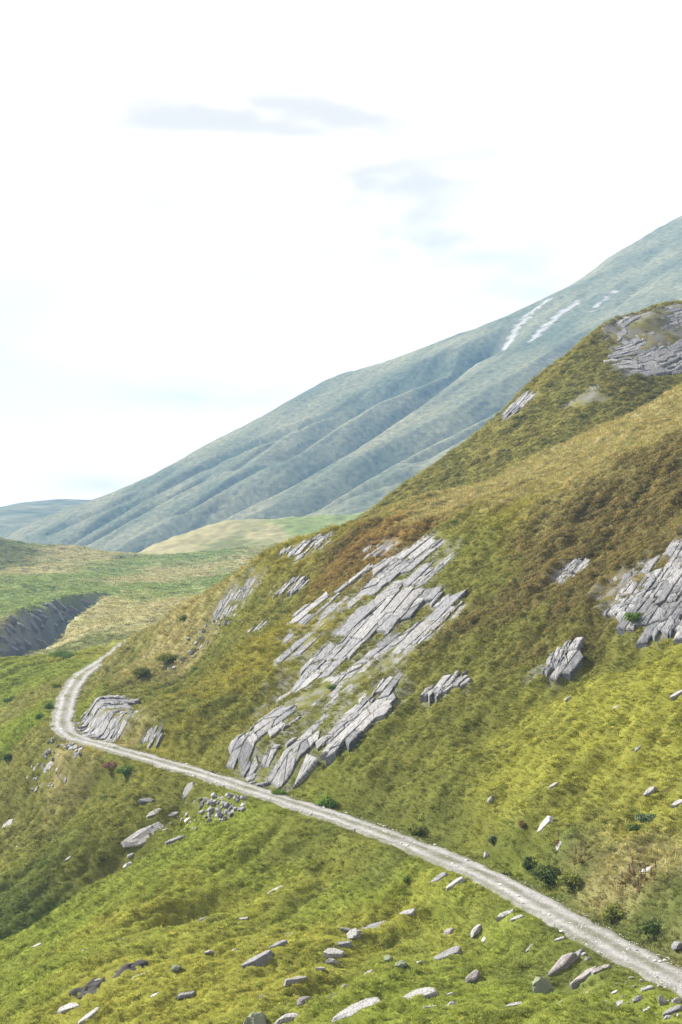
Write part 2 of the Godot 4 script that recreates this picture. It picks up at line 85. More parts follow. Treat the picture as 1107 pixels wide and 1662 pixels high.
# stones: x, distance, length in metres, height over length, kind, tone, label
const STONES := [
	[0.93, 74.50, 2.15, 0.50, "leaf", "pale", "big pale leaf shaped slab lying on the pasture"],
	[-0.18, 73.41, 0.64, 0.70, "block", "pale", "small pale block under the tip of the big leaf shaped slab"],
	[2.19, 91.71, 2.17, 0.42, "layer", "grey", "thick layered grey slab at the head of a row of stones"],
	[0.66, 90.75, 1.03, 0.40, "slab", "grey", "thin grey slab just below the thick layered slab"],
	[0.80, 89.45, 0.86, 0.70, "round", "pale", "rounded pale stone under the thick layered slab"],
	[0.10, 92.26, 0.81, 0.60, "slab", "pale", "small pale slab touching the thick layered slab on its uphill side"],
	[-0.10, 88.06, 1.08, 0.40, "slab", "grey", "narrow grey slab in the row below the layered slab"],
	[-0.51, 86.64, 1.21, 0.35, "slab", "white", "white flat slab at the foot of the row of stones"],
	[-0.58, 85.12, 0.82, 0.60, "block", "pale", "broken pale block at the foot of the row under the white slab"],
	[4.02, 74.25, 1.43, 0.50, "leaf", "pale", "pointed pale slab between the leaf shaped slab and the round boulder"],
	[6.23, 84.41, 1.63, 0.30, "slab", "grey", "long thin two piece slab in open grass"],
	[6.70, 87.70, 0.96, 0.55, "block", "warm", "brownish wedge stone tilted in the grass above the thin slab"],
	[8.18, 85.82, 1.05, 0.50, "block", "pale", "pale angular stone beside a green tuft below the track"],
	[8.62, 84.60, 0.59, 0.30, "slab", "white", ""],
	[4.30, 91.28, 0.80, 0.40, "slab", "pale", ""],
	[9.92, 85.02, 0.97, 0.45, "slab", "pale", "pale slab set in the bank edge just below the track"],
	[10.46, 83.94, 0.59, 0.50, "slab", "pale", ""],
	[6.45, 93.50, 0.98, 0.25, "slab", "grey", "thin dark edged slab in grass below the middle of the track"],
	[7.38, 91.86, 1.09, 0.35, "slab", "pale", "flat pale slab next to the thin dark edged slab"],
	[11.94, 76.49, 1.41, 0.50, "wedge", "warm", "dark faced wedge shaped stone propped up below the track"],
	[12.82, 74.73, 1.51, 0.45, "wedge", "warm", "long dark faced wedge stone beside the first wedge"],
	[12.68, 76.90, 1.01, 0.35, "slab", "grey", "half buried grey slab above the two wedge stones"],
	[13.28, 76.82, 0.40, 0.60, "block", "white", ""],
	[13.33, 76.18, 0.40, 0.80, "block", "grey", ""],
	[13.77, 74.56, 0.85, 0.45, "layer", "warm", "low broken stone behind the long wedge stone"],
	[10.45, 73.08, 1.02, 1.00, "round", "lichen", "round grey green lichen covered boulder"],
	[8.64, 69.56, 0.79, 0.50, "slab", "pale", "pale flat stone downhill of the round lichen covered boulder"],
	[7.24, 77.11, 1.15, 0.55, "block", "warm", "low stone with a cap of turf"],
	[5.84, 74.30, 0.55, 0.70, "block", "pale", ""],
	[4.92, 70.86, 1.37, 0.42, "layer", "pale", "wide pale slab leaning on a smaller stone"],
	[5.63, 71.56, 0.56, 0.80, "block", "pale", "smaller stone that the wide pale slab leans on"],
	[10.52, 68.32, 0.84, 0.50, "layer", "grey", "grey stone cluster below the round boulder"],
	[15.85, 69.38, 0.43, 1.90, "block", "pale", "upright two piece pale stone standing near the track edge"],
	[16.59, 69.33, 0.61, 0.70, "block", "pale", "blocky pale stone at the very edge of the track"],
	[16.04, 68.25, 0.78, 0.60, "layer", "grey", "grey layered stone behind the upright stone"],
	[15.50, 71.28, 0.56, 0.55, "slab", "pale", ""],
	[14.85, 70.55, 0.56, 0.60, "block", "grey", ""],
	[12.86, 73.14, 0.45, 0.50, "slab", "white", ""],
	[13.94, 71.90, 0.41, 0.50, "slab", "white", ""],
	[13.93, 70.74, 0.62, 0.40, "slab", "pale", ""],
	[15.09, 69.54, 0.34, 0.50, "slab", "white", ""],
	[15.04, 72.84, 0.32, 0.60, "block", "pale", ""],
	[15.72, 67.89, 0.42, 0.70, "block", "pale", ""],
	[15.42, 72.38, 0.29, 0.60, "block", "white", ""],
	[16.20, 71.59, 0.25, 0.70, "block", "white", ""],
	[-4.83, 75.86, 1.73, 0.75, "round", "lichen", "large lichen grey boulder at the end of a stone group"],
	[-2.99, 75.43, 1.65, 0.55, "block", "pale", "large angular pale boulder touching the lichen grey boulder"],
	[-2.05, 77.53, 1.22, 0.60, "block", "purple", "purple grey block behind the angular pale boulder"],
	[-4.43, 79.35, 0.63, 0.60, "block", "grey", ""],
	[-2.59, 80.45, 1.06, 0.45, "layer", "warm", "crumbling low stone in grass uphill of the purple grey block"],
	[-0.59, 77.28, 0.61, 0.50, "slab", "pale", ""],
	[-5.22, 86.08, 1.58, 0.35, "wedge", "grey", "thin upturned slab with a dark underside in open pasture"],
	[-7.06, 89.34, 0.86, 0.45, "slab", "pale", ""],
	[-3.98, 87.88, 1.00, 0.50, "layer", "grey", "grey half sunken stone uphill of the thin upturned slab"],
	[-12.38, 89.04, 1.48, 0.42, "slab", "white", "bright flat slab beside the upper dark shade patch"],
	[-16.79, 86.41, 1.06, 0.50, "slab", "white", "bright slab beneath the lower dark shade patch"],
	[-15.14, 84.21, 1.18, 0.40, "slab", "pale", "pale slab downhill of the lower dark shade patch"],
	[-11.08, 83.59, 0.66, 0.70, "block", "white", ""],
	[-14.59, 97.82, 1.20, 0.35, "slab", "pale", ""],
	[-15.61, 95.17, 0.58, 0.50, "slab", "white", ""],
	[-17.72, 96.64, 0.51, 0.70, "block", "warm", ""],
	[-4.75, 102.72, 0.99, 0.45, "slab", "pale", "lone pale stone on the smooth pasture"],
	[-6.84, 98.57, 0.52, 0.40, "slab", "pale", ""],
	[-8.40, 89.82, 0.63, 0.50, "block", "warm", ""],
	[-10.23, 87.33, 0.61, 0.70, "round", "lichen", ""],
	[-9.18, 83.68, 0.95, 0.30, "slab", "grey", ""],
	[-17.12, 122.31, 3.32, 0.36, "layer", "white", "long pale whaleback slab lying below the rubble"],
	[-18.34, 120.51, 0.84, 0.60, "block", "white", ""],
	[-18.14, 121.24, 0.64, 0.60, "block", "pale", ""],
	[-17.51, 126.69, 1.00, 0.50, "slab", "grey", ""],
	[-14.92, 124.57, 0.82, 0.50, "slab", "white", ""],
	[-13.57, 123.20, 1.19, 0.50, "slab", "white", ""],
	[-13.72, 125.56, 1.43, 0.40, "slab", "pale", "pale slab in the bank just under the track"],
	[-12.17, 122.69, 1.18, 0.60, "block", "grey", ""],
	[-14.16, 119.09, 1.36, 0.50, "layer", "grey", ""],
	[-15.22, 122.12, 0.48, 0.70, "block", "pale", ""],
	[-16.54, 124.44, 1.09, 0.40, "slab", "pale", ""],
	[13.53, 94.28, 1.24, 0.35, "slab", "white", "flat white slab on the meadow above the track"],
	[10.11, 97.64, 0.51, 1.30, "block", "white", "white stone standing in the bank below a blue green bush"],
	[10.71, 101.21, 0.75, 0.50, "block", "pale", ""],
	[20.22, 92.41, 0.81, 0.50, "slab", "pale", ""],
	[21.50, 89.80, 0.79, 0.40, "slab", "pale", ""],
	[14.75, 97.74, 0.60, 0.40, "slab", "pale", ""],
	[18.25, 84.60, 0.96, 0.40, "slab", "white", "flat pale stone behind the rusty dock stalks"],
	[14.10, 91.57, 0.60, 0.50, "slab", "pale", ""],
	[24.03, 100.73, 0.88, 0.50, "slab", "pale", ""],
	[20.58, 97.60, 0.60, 0.50, "slab", "pale", ""],
	[17.53, 109.18, 0.57, 0.60, "block", "pale", ""],
	[18.34, 76.63, 0.67, 0.70, "round", "grey", "grey stone in the dark bank above the track"],
	[-30.20, 145.59, 1.15, 0.50, "slab", "pale", ""],
	[20.31, 103.84, 0.45, 0.50, "slab", "pale", ""],
	[-3.36, 91.96, 0.48, 0.50, "slab", "pale", ""],
	[2.85, 85.01, 0.52, 0.60, "round", "lichen", ""],
	[3.47, 82.14, 0.65, 0.60, "round", "lichen", ""],
	[1.68, 82.47, 0.72, 0.50, "block", "warm", ""],
	[0.23, 79.61, 0.49, 0.50, "block", "warm", ""],
	[8.25, 79.66, 0.42, 0.60, "block", "grey", ""],
	[10.80, 80.44, 0.56, 0.50, "layer", "grey", ""],
	[12.35, 79.51, 0.56, 0.50, "layer", "pale", ""],
	[-23.11, 106.92, 0.66, 0.40, "slab", "pale", ""],
	[-31.69, 138.18, 0.73, 0.50, "slab", "pale", ""],
	[-34.43, 144.10, 1.51, 0.30, "slab", "pale", ""],
	[-23.85, 122.76, 0.54, 0.50, "slab", "pale", ""],
	[-15.44, 89.56, 0.47, 0.50, "slab", "pale", ""],
	[-9.69, 99.02, 0.61, 0.40, "slab", "pale", ""],
	[-5.71, 90.85, 0.40, 0.50, "slab", "white", ""],
	[-1.21, 82.21, 0.43, 0.50, "slab", "pale", ""],
	[4.57, 82.55, 0.36, 0.50, "slab", "white", ""],
	[5.03, 78.46, 0.34, 0.60, "block", "pale", ""],
]
const HEAPS := [
	["rubble stone in the heap propping up the track", 75, 0.31, 0.78, [[-11.9, 122.7], [-10.0, 121.1], [-7.9, 118.2], [-7.7, 116.5], [-9.2, 117.3], [-11.1, 118.5]]],
	["loose stone in the bank under the track's bend", 60, 0.32, 0.83, [[-33.4, 148.3], [-31.2, 148.7], [-29.2, 150.5], [-25.9, 143.0], [-26.2, 141.0], [-28.9, 142.4], [-32.1, 145.5]]],
	["loose stone strewn between heap and whaleback slab", 22, 0.27, 0.59, [[-16.4, 125.8], [-12.7, 124.6], [-10.9, 118.9], [-13.8, 119.6]]],
	["stone in the scree trickle left of the rock rib", 70, 0.31, 0.70, [[-23.4, 176.2], [-20.2, 181.5], [-14.4, 179.7], [-13.0, 175.8], [-18.1, 177.4]]],
	["stone strewn in grass beside the lower track end", 40, 0.09, 0.24, [[14.3, 73.2], [16.7, 69.0], [16.2, 66.8], [12.4, 69.6]]],
]
const BUSHES := [
	[-1.19, 115.30, 2.02, 1.52, "bright", "bright green leafy bush at the foot of the rock beside the track"],
	[-5.33, 119.89, 1.58, 0.84, "bright", "low green bush between the slab outcrop and the track"],
	[-21.08, 186.14, 1.96, 1.47, "olive", "small bush on the skyline of the near hillside"],
	[-39.53, 194.30, 2.04, 1.45, "yellow", "yellow green bush on the outer edge of the track's bend"],
	[-35.84, 172.82, 1.51, 1.14, "green", "dark green bush on the outer edge of the track's bend"],
	[-35.81, 167.72, 1.91, 1.40, "green", "dark green bush just below the bend, next to another"],
	[-37.11, 168.95, 1.33, 1.04, "green", "small green bush below the dark bushes of the bend"],
	[-36.79, 155.13, 1.63, 1.09, "dark", "dark bush in the pasture below the bend"],
	[-49.57, 210.17, 2.03, 1.29, "green", "green bush beside the dark rock below the shelf"],
	[-44.23, 201.37, 1.23, 1.06, "green", "round green bush right of the dark rock below the shelf"],
	[-25.07, 178.01, 2.96, 1.40, "olive", "spreading olive bush on the flank left of the rock outcrop"],
	[-17.86, 171.68, 1.35, 1.13, "green", "round dark green bush on the flank left of the rock outcrop"],
	[-22.15, 179.60, 3.46, 1.57, "olive", "wide low bush under the scree trickle"],
	[10.60, 98.15, 0.69, 0.86, "blue", "blue green bush above a white stone in the bank"],
	[19.58, 90.02, 1.66, 0.79, "blue", "spreading blue green bush on the meadow above the track"],
	[18.83, 89.29, 1.56, 0.55, "dark", "dark low bush below the spreading blue green bush"],
	[12.38, 95.93, 0.76, 0.59, "brown", "small brown bush beside the flat white slab"],
	[13.42, 90.53, 2.46, 1.43, "dark", "dense dark bush on the bank over the track"],
	[14.54, 88.17, 2.32, 1.39, "olive", "dense olive bush on the bank, right of the dark one"],
	[12.43, 93.22, 1.88, 1.22, "dark", "shaggy dark bush overhanging the bank, left of the dense ones"],
	[16.07, 83.10, 2.18, 1.24, "olive", "tangled green bush on the bank near the lower end of the track"],
	[17.62, 79.40, 2.09, 1.18, "dark", "tangled dark bush on the bank near the lower end of the track"],
	[-20.62, 135.09, 2.60, 1.18, "green", "green bush on the bank just below the track"],
	[-22.55, 137.83, 1.81, 0.85, "pink", "pinkish flowering bush on the bank just below the track"],
	[10.93, 93.66, 1.07, 0.57, "olive", "low bush beside the track opposite a pale slab"],
	[24.14, 115.64, 2.23, 1.22, "green", "green bush growing on the grey layered rock face"],
	[-0.79, 133.98, 1.29, 0.59, "green", "small bush in a cleft of the large slab outcrop"],
	[5.84, 105.44, 2.31, 1.02, "olive", "low bushy growth on the bank over the middle of the track"],
	[7.89, 131.96, 0.92, 0.58, "green", "small bush at the right edge of the large slab outcrop"],
	[4.47, 95.80, 0.50, 0.34, "bright", "small bright tuft of leaves in the pasture"],
	[-13.55, 122.06, 1.07, 0.86, "yellow", "yellow green bush among the loose stones"],
	[-46.68, 237.64, 6.25, 1.67, "green", "patch of low dark shrubs on the shelf left of the track"],
]
const DOCKS := [[17.25, 84.42], [17.47, 83.68], [17.72, 83.17], [18.02, 83.19], [18.15, 82.47], [17.54, 84.73], [18.03, 83.93], [18.49, 83.02], [14.14, 91.83], [14.84, 89.27], [15.12, 88.87], [15.27, 88.38], [16.88, 84.43], [17.52, 82.90]]
const SHADE_PATCHES := [[-13.62, 90.55, 1.82], [-15.95, 88.72, 1.71]]  # dark sheets of painted shade: x, distance, size

# ---------------------------------------------------------------- noise, grids, small helpers
var n_big := FastNoiseLite.new()
var n_mid := FastNoiseLite.new()
var n_fine := FastNoiseLite.new()
var n_rib := FastNoiseLite.new()
var rng := RandomNumberGenerator.new()
var counts := {}

func setup_noise() -> void:
	for a in [[n_big, 11, 0.035, 3], [n_mid, 23, 0.16, 3], [n_fine, 37, 0.62, 2], [n_rib, 51, 1.0, 3]]:
		var n: FastNoiseLite = a[0]
		n.noise_type = FastNoiseLite.TYPE_SIMPLEX_SMOOTH
		n.seed = a[1]
		n.frequency = a[2]
		n.fractal_type = FastNoiseLite.FRACTAL_FBM
		n.fractal_octaves = a[3]
	rng.seed = 4711

func numbered(called: String) -> String:
	var k: int = counts.get(called, -1) + 1
	counts[called] = k
	return called if k == 0 else "%s_%03d" % [called, k]

func tag(o: Node, label: String, category: String, group := "", kind := "") -> void:
	if label: o.set_meta("label", label)
	if category: o.set_meta("category", category)
	if group: o.set_meta("group", group)
	if kind or category: o.set_meta("kind", kind if kind else "thing")

func lin(r: float, g: float, b: float) -> Color:
	return Color(r, g, b).linear_to_srgb()

func solve(a: Array, b: PackedFloat64Array) -> PackedFloat64Array:
	var n := b.size()
	for c in n:
		var p := c
		for r in range(c + 1, n):
			if absf(a[r][c]) > absf(a[p][c]): p = r
		if p != c:
			var t = a[p]; a[p] = a[c]; a[c] = t
			var tb := b[p]; b[p] = b[c]; b[c] = tb
		var rc: PackedFloat64Array = a[c]
		var inv := 1.0 / rc[c]
		for r in range(c + 1, n):
			var rr: PackedFloat64Array = a[r]
			var f := rr[c] * inv
			if f == 0.0: continue
			for k in range(c, n): rr[k] -= f * rc[k]
			a[r] = rr
			b[r] -= f * b[c]
	for c in range(n - 1, -1, -1):
		var rc: PackedFloat64Array = a[c]
		var s := b[c]
		for k in range(c + 1, n): s -= rc[k] * b[k]
		b[c] = s / rc[c]
	return b

# A smooth sheet through surveyed points (thin-plate spline), sampled on a regular grid.
func sheet(pts: Array, x0: float, x1: float, d0: float, d1: float, step: float) -> Grid:
	var n := pts.size()
	var a := []
	var b := PackedFloat64Array(); b.resize(n + 3)
	for i in n:
		var row := PackedFloat64Array(); row.resize(n + 3)
		for j in n:
			var dx: float = pts[i][0] - pts[j][0]
			var dy: float = pts[i][2] - pts[j][2]
			var r2 := (dx * dx + dy * dy) * 1e-4
			row[j] = 50.0 * r2 * log(r2) if r2 > 1e-12 else 0.0
		row[i] += 0.02
		row[n] = 1.0; row[n + 1] = pts[i][0]; row[n + 2] = pts[i][2]
		a.append(row)
		b[i] = pts[i][1]
	for k in 3:
		var row := PackedFloat64Array(); row.resize(n + 3)
		for j in n: row[j] = 1.0 if k == 0 else float(pts[j][0]) if k == 1 else float(pts[j][2])
		a.append(row)
	var w := solve(a, b)
	var px := PackedFloat64Array(); var pd := PackedFloat64Array()
	for p in pts:
		px.append(p[0]); pd.append(p[2])
	var nx := int((x1 - x0) / step) + 2
	var nd := int((d1 - d0) / step) + 2
	var h := PackedFloat32Array(); h.resize(nx * nd)
	for j in nd:
		var d := d0 + j * step
		for i in nx:
			var x := x0 + i * step
			var s := w[n] + w[n + 1] * x + w[n + 2] * d
			for k in n:
				var dx := x - px[k]
				var dy := d - pd[k]
				var r2 := (dx * dx + dy * dy) * 1e-4 + 1e-9
				s += w[k] * 50.0 * r2 * log(r2)
			h[j * nx + i] = s
	return make_grid(h, x0, d0, step, nx, nd)

class Grid:
	var h: PackedFloat32Array
	var x0 := 0.0
	var d0 := 0.0
	var s := 1.0
	var nx := 0
	var nd := 0

func make_grid(h: PackedFloat32Array, x0: float, d0: float, s: float, nx: int, nd: int) -> Grid:
	var g := Grid.new()
	g.h = h; g.x0 = x0; g.d0 = d0; g.s = s; g.nx = nx; g.nd = nd
	return g

func at(g: Grid, x: float, d: float) -> float:
	var fx := clampf((x - g.x0) / g.s, 0.0, g.nx - 1.001)
	var fd := clampf((d - g.d0) / g.s, 0.0, g.nd - 1.001)
	var i := int(fx)
	var j := int(fd)
	fx -= i; fd -= j
	var k := j * g.nx + i
	var k2 := k + g.nx
	return lerpf(lerpf(g.h[k], g.h[k + 1], fx), lerpf(g.h[k2], g.h[k2 + 1], fx), fd)

# ---------------------------------------------------------------- the road line
var road_x := PackedFloat32Array()
var road_d := PackedFloat32Array()
var road_y := PackedFloat32Array()
var road_near := {}

func setup_road() -> void:
	var p := ROAD
	for i in p.size() - 1:
		var a = p[maxi(i - 1, 0)]; var b = p[i]; var c = p[i + 1]; var e = p[mini(i + 2, p.size() - 1)]
		for k in 8:
			var t := k / 8.0
			var v := [0.0, 0.0, 0.0]
			for q in 3: v[q] = 0.5 * (2.0 * b[q] + (c[q] - a[q]) * t + (2.0 * a[q] - 5.0 * b[q] + 4.0 * c[q] - e[q]) * t * t + (3.0 * b[q] - a[q] - 3.0 * c[q] + e[q]) * t * t * t)
			road_x.append(v[0]); road_y.append(v[1]); road_d.append(v[2])
	for i in road_x.size():   # buckets of 4 m, each knowing the pieces of road within reach
		for a in range(-3, 4):
			for b in range(-3, 4):
				var key := Vector2i(int(floor(road_x[i] / 4.0)) + a, int(floor(road_d[i] / 4.0)) + b)
				if not road_near.has(key): road_near[key] = PackedInt32Array()
				var l: PackedInt32Array = road_near[key]
				l.append(i); road_near[key] = l

# distance to the road's middle, its height there and the side (+1 uphill)
func road_at(x: float, d: float) -> Vector3:
	var l = road_near.get(Vector2i(int(floor(x / 4.0)), int(floor(d / 4.0))))
	if l == null: return Vector3(99, 0, 1)
	var best := Vector3(1e9, 0, 1)
	for i in l:
		if i + 1 >= road_x.size(): continue
		var ex := road_x[i + 1] - road_x[i]
		var ed := road_d[i + 1] - road_d[i]
		var t := clampf(((x - road_x[i]) * ex + (d - road_d[i]) * ed) / (ex * ex + ed * ed), 0.0, 1.0)
		var qx := x - road_x[i] - t * ex
		var qd := d - road_d[i] - t * ed
		var r := qx * qx + qd * qd
		if r < best.x: best = Vector3(r, lerpf(road_y[i], road_y[i + 1], t), 1.0 if qx * ed - qd * ex > 0.0 else -1.0)
	best.x = sqrt(best.x)
	return best

# ---------------------------------------------------------------- heights of the near hillside
var g_near: Grid
var near_ys: Grid      # heights of the near mesh, for setting plants on it
const SX := 0.72
const SD := 0.69   # the way slopes are streaked: up the fall line

var fold_box := []
func lump_of(x: float, d: float) -> float:
	return n_mid.get_noise_2d(x * 0.5, d * 0.5) * 2.5

# the slope without its small lumps: surveyed sheet, folds, the bench cut for the road
func near_base(x: float, d: float) -> float:
	var h := at(g_near, x, d)
	var r := road_at(x, d)
	if r.x < 4.4:
		var w := clampf(1.0 - (r.x - 1.9) / 2.5, 0.0, 1.0)
		h = lerpf(h, r.y - 0.15, w * w * (3.0 - 2.0 * w))
	return h

# the surveyed sheet on a finer grid, with the folds pressed into it
func press_folds(g: Grid) -> Grid:
	var h := PackedFloat32Array(); h.resize(246 * 334)
	for j in 334:
		for i in 246:
			var x := -92.0 + i * 0.75
			var d := 50.0 + j * 0.75
			var y := at(g, x, d)
			for n in FOLDS.size():
				if not fold_box[n].has_point(Vector2(x, d)): continue
				var e: float = line_distance(x + lump_of(x, d), d, FOLDS[n][2]) / FOLDS[n][0]
				if e < 1.0: y -= FOLDS[n][1] * (1.0 - e) * (1.0 - e) * (1.0 + 2.0 * e)
			h[j * 246 + i] = y
	return make_grid(h, -92.0, 50.0, 0.75, 246, 334)

func near_h(x: float, d: float) -> float:
	var r := road_at(x, d)
	var h := at(g_near, x, d)
	var w := 0.0
	if r.x < 4.4:
		w = clampf(1.0 - (r.x - 1.9) / 2.5, 0.0, 1.0)
		w = w * w * (3.0 - 2.0 * w)
		h = lerpf(h, r.y - 0.15, w)
	if w < 1.0:
		var q := 1.0 - w
		var a := x * SX + d * SD
		var b := x * SD - d * SX
		var lump := n_big.get_noise_2d(x * 1.3, d * 1.3)
		var streak := n_mid.get_noise_2d(a * 0.42, b * 1.5 + 40.0)
		var tuss := n_fine.get_noise_2d(a * 0.8, b * 1.25)
		q *= 1.0 - 0.75 * at(g_rock, x, d)
		var rough := 0.55 + 0.5 * at(g_veg[3], x, d)
		h += q * (lump * 1.35 + streak * (0.58 + 0.3 * at(g_veg[3], x, d)) + (absf(tuss) * 0.75 + n_fine.get_noise_2d(x * 2.7 + 9.0, d * 2.7) * 0.17) * rough)
	return h

# ---------------------------------------------------------------- plant cover of the near hillside
var g_veg := []
const PALETTE := [[0.200, 0.238, 0.042], [0.270, 0.272, 0.052], [0.168, 0.174, 0.043], [0.170, 0.140, 0.052], [0.345, 0.305, 0.138], [0.252, 0.230, 0.048], [0.235, 0.158, 0.048], [0.100, 0.126, 0.034]]

func setup_cover() -> void:
	var parts := []
	for k in 5:
		var h := PackedFloat32Array(); h.resize(101 * 126)
		parts.append(h)
	for j in 126:
		for i in 101:
			var x := -100.0 + i * 2.0
			var d := 50.0 + j * 2.0
			var s := 0.0
			var c := [0.0, 0.0, 0.0, 0.0, 0.0]
			for v in COVER:
				var r2: float = (x - v[0]) * (x - v[0]) + (d - v[1]) * (d - v[1]) + 6.0
				var w := 1.0 / (r2 * r2)
				var p: Array = PALETTE[v[2]]
				s += w
				for q in 3: c[q] += w * p[q]
				if v[2] == 3 or v[2] == 6: c[3] += w
				if v[2] == 4 or v[2] == 5: c[4] += w
			for q in 5: parts[q][j * 101 + i] = c[q] / s
	for k in 5: g_veg.append(make_grid(parts[k], -100.0, 50.0, 2.0, 101, 126))

# (r, g, b, share of dwarf shrubs) and the share of dry grass
func cover(x: float, d: float) -> Array:
	var wx := x + n_mid.get_noise_2d(x * 0.5, d * 0.5) * 6.0
	var wd := d + n_mid.get_noise_2d(x * 0.5 + 70.0, d * 0.5) * 6.0
	return [at(g_veg[0], wx, wd), at(g_veg[1], wx, wd), at(g_veg[2], wx, wd), at(g_veg[3], wx, wd), at(g_veg[4], wx, wd)]

# ---------------------------------------------------------------- a terrain mesh from a height function on a grid
func grid_mesh(xs0: float, ds0: float, step: float, nx: int, nd: int, keep: Callable, height: Callable, tint: Callable) -> ArrayMesh:
	var index := PackedInt32Array(); index.resize(nx * nd); index.fill(-1)
	var v := PackedVector3Array()
	var c := PackedColorArray()
	for j in nd:
		var d := ds0 + j * step
		for i in nx:
			var x := xs0 + i * step
			if not keep.call(x, d): continue
			index[j * nx + i] = v.size()
			var y: float = height.call(x, d)
			v.append(Vector3(x, y, -d))
			c.append(tint.call(x, d, y))
	var tri := PackedInt32Array()
	for j in nd - 1:
		for i in nx - 1:
			var k := j * nx + i
			var a := index[k]; var b := index[k + 1]; var e := index[k + nx]; var f := index[k + nx + 1]
			if a < 0 or b < 0 or e < 0 or f < 0: continue
			tri.append_array(PackedInt32Array([a, e, b, b, e, f]))
	var arrays := []
	arrays.resize(Mesh.ARRAY_MAX)
	arrays[Mesh.ARRAY_VERTEX] = v
	arrays[Mesh.ARRAY_COLOR] = c
	arrays[Mesh.ARRAY_INDEX] = tri
	var m := ArrayMesh.new()
	m.add_surface_from_arrays(Mesh.PRIMITIVE_TRIANGLES, arrays)
	var st := SurfaceTool.new()
	st.create_from(m, 0)
	st.generate_normals()
	return st.commit()

func land(called: String, m: ArrayMesh, mat: Material, label: String, category: String) -> MeshInstance3D:
	var o := MeshInstance3D.new()
	o.name = called
	o.mesh = m
	o.material_override = mat
	tag(o, label, category, "", "structure")
	add_child(o, true)
	return o

# ---------------------------------------------------------------- materials
func grain(freq: float, sd: int, lo: float, hi: float, octaves := 4, size := 512) -> NoiseTexture2D:
	var n := FastNoiseLite.new()
	n.seed = sd
	n.frequency = freq
	n.fractal_octaves = octaves
	var t := NoiseTexture2D.new()
	t.width = size; t.height = size
	t.seamless = true
	t.noise = n
	var g := Gradient.new()
	g.set_color(0, Color(lo, lo, lo)); g.set_color(1, Color(hi, hi, hi))
	t.color_ramp = g
	return t

func ground_material(scale: float, relief: float) -> StandardMaterial3D:
	var m := StandardMaterial3D.new()
	m.vertex_color_use_as_albedo = true
	m.roughness = 1.0
	m.metallic_specular = 0.06
	m.albedo_texture = grain(0.03, 5, 0.55, 1.0)
	m.uv1_triplanar = true
	m.uv1_world_triplanar = true
	m.uv1_scale = Vector3.ONE * scale
	m.heightmap_enabled = true
	m.heightmap_texture = grain(0.03, 9, 0.0, 1.0)
	m.heightmap_scale = relief
	return m

# ---------------------------------------------------------------- plants
# A tuft of blades: each a bent triangle pair; reach and lean vary with the blade.
func tuft_mesh(sd: int, blades: int, spread: float, low: float, high: float, width: float, lean: float) -> ArrayMesh:
	var r := RandomNumberGenerator.new()
	r.seed = sd
	var v := PackedVector3Array()
	var n := PackedVector3Array()
	var c := PackedColorArray()
	for k in blades:
		var a := r.randf() * TAU
		var q := sqrt(r.randf()) * spread
		var foot := Vector3(cos(a) * q, -0.03, sin(a) * q)
		var h := r.randf_range(low, high)
		var way := Vector3(cos(a), 0, sin(a)).rotated(Vector3.UP, r.randf_range(-1.2, 1.2))
		var tip := foot + Vector3(0, h, 0) + way * h * lean * r.randf_range(0.3, 1.4)
		var side := way.cross(Vector3.UP).normalized().rotated(Vector3.UP, r.randf_range(-0.7, 0.7)) * width * r.randf_range(0.7, 1.3)
		var mid := foot.lerp(tip, 0.55) + Vector3(0, h * 0.12, 0)
		var nn := ((tip - foot).cross(side).normalized())
		if nn.y < 0: nn = -nn
		nn = (nn + Vector3(0, 1.3, 0)).normalized()
		var tone := r.randf_range(0.72, 1.25)
		for p in [foot - side, mid - side * 0.8, foot + side, foot + side, mid - side * 0.8, mid + side * 0.8, mid - side * 0.8, tip, mid + side * 0.8]:
			v.append(p); n.append(nn); c.append(Color(tone, tone, tone * 0.95))
	var arrays := []
	arrays.resize(Mesh.ARRAY_MAX)
	arrays[Mesh.ARRAY_VERTEX] = v
	arrays[Mesh.ARRAY_NORMAL] = n
	arrays[Mesh.ARRAY_COLOR] = c
	var m := ArrayMesh.new()
	m.add_surface_from_arrays(Mesh.PRIMITIVE_TRIANGLES, arrays)
	return m

# A low cushion of many small leaves.
func cushion_mesh(sd: int, leaves: int, radius: float, high: float, leaf: float) -> ArrayMesh:
	var r := RandomNumberGenerator.new()
	r.seed = sd
	var v := PackedVector3Array()
	var n := PackedVector3Array()
	var c := PackedColorArray()
	for k in leaves:
		var a := r.randf() * TAU
		var q := sqrt(r.randf())
		var lob := 1.0 + 0.25 * sin(a * 3.0 + sd) + 0.15 * sin(a * 5.0 + 2.0 * sd)
		var p := Vector3(cos(a) * q * radius * lob, high * (1.0 - q * q) * r.randf_range(0.6, 1.1), sin(a) * q * radius * lob)
		var outward := Vector3(p.x, radius * 0.7, p.z).normalized()
		var nn := (outward + Vector3(r.randf_range(-0.7, 0.7), r.randf_range(-0.3, 0.5), r.randf_range(-0.7, 0.7))).normalized()
		var t := nn.cross(Vector3(r.randf() - 0.5, r.randf() - 0.5, r.randf() - 0.5)).normalized() * leaf * r.randf_range(0.6, 1.3)
		var b := nn.cross(t) * 0.6
		var tone := r.randf_range(0.7, 1.3)
		for w in [p - t, p + b, p + t, p - t, p + t, p - b]:
			v.append(w); n.append((nn + outward).normalized()); c.append(Color(tone, tone, tone))
	var arrays := []
	arrays.resize(Mesh.ARRAY_MAX)
	arrays[Mesh.ARRAY_VERTEX] = v
	arrays[Mesh.ARRAY_NORMAL] = n
	arrays[Mesh.ARRAY_COLOR] = c
	var m := ArrayMesh.new()
	m.add_surface_from_arrays(Mesh.PRIMITIVE_TRIANGLES, arrays)
	return m

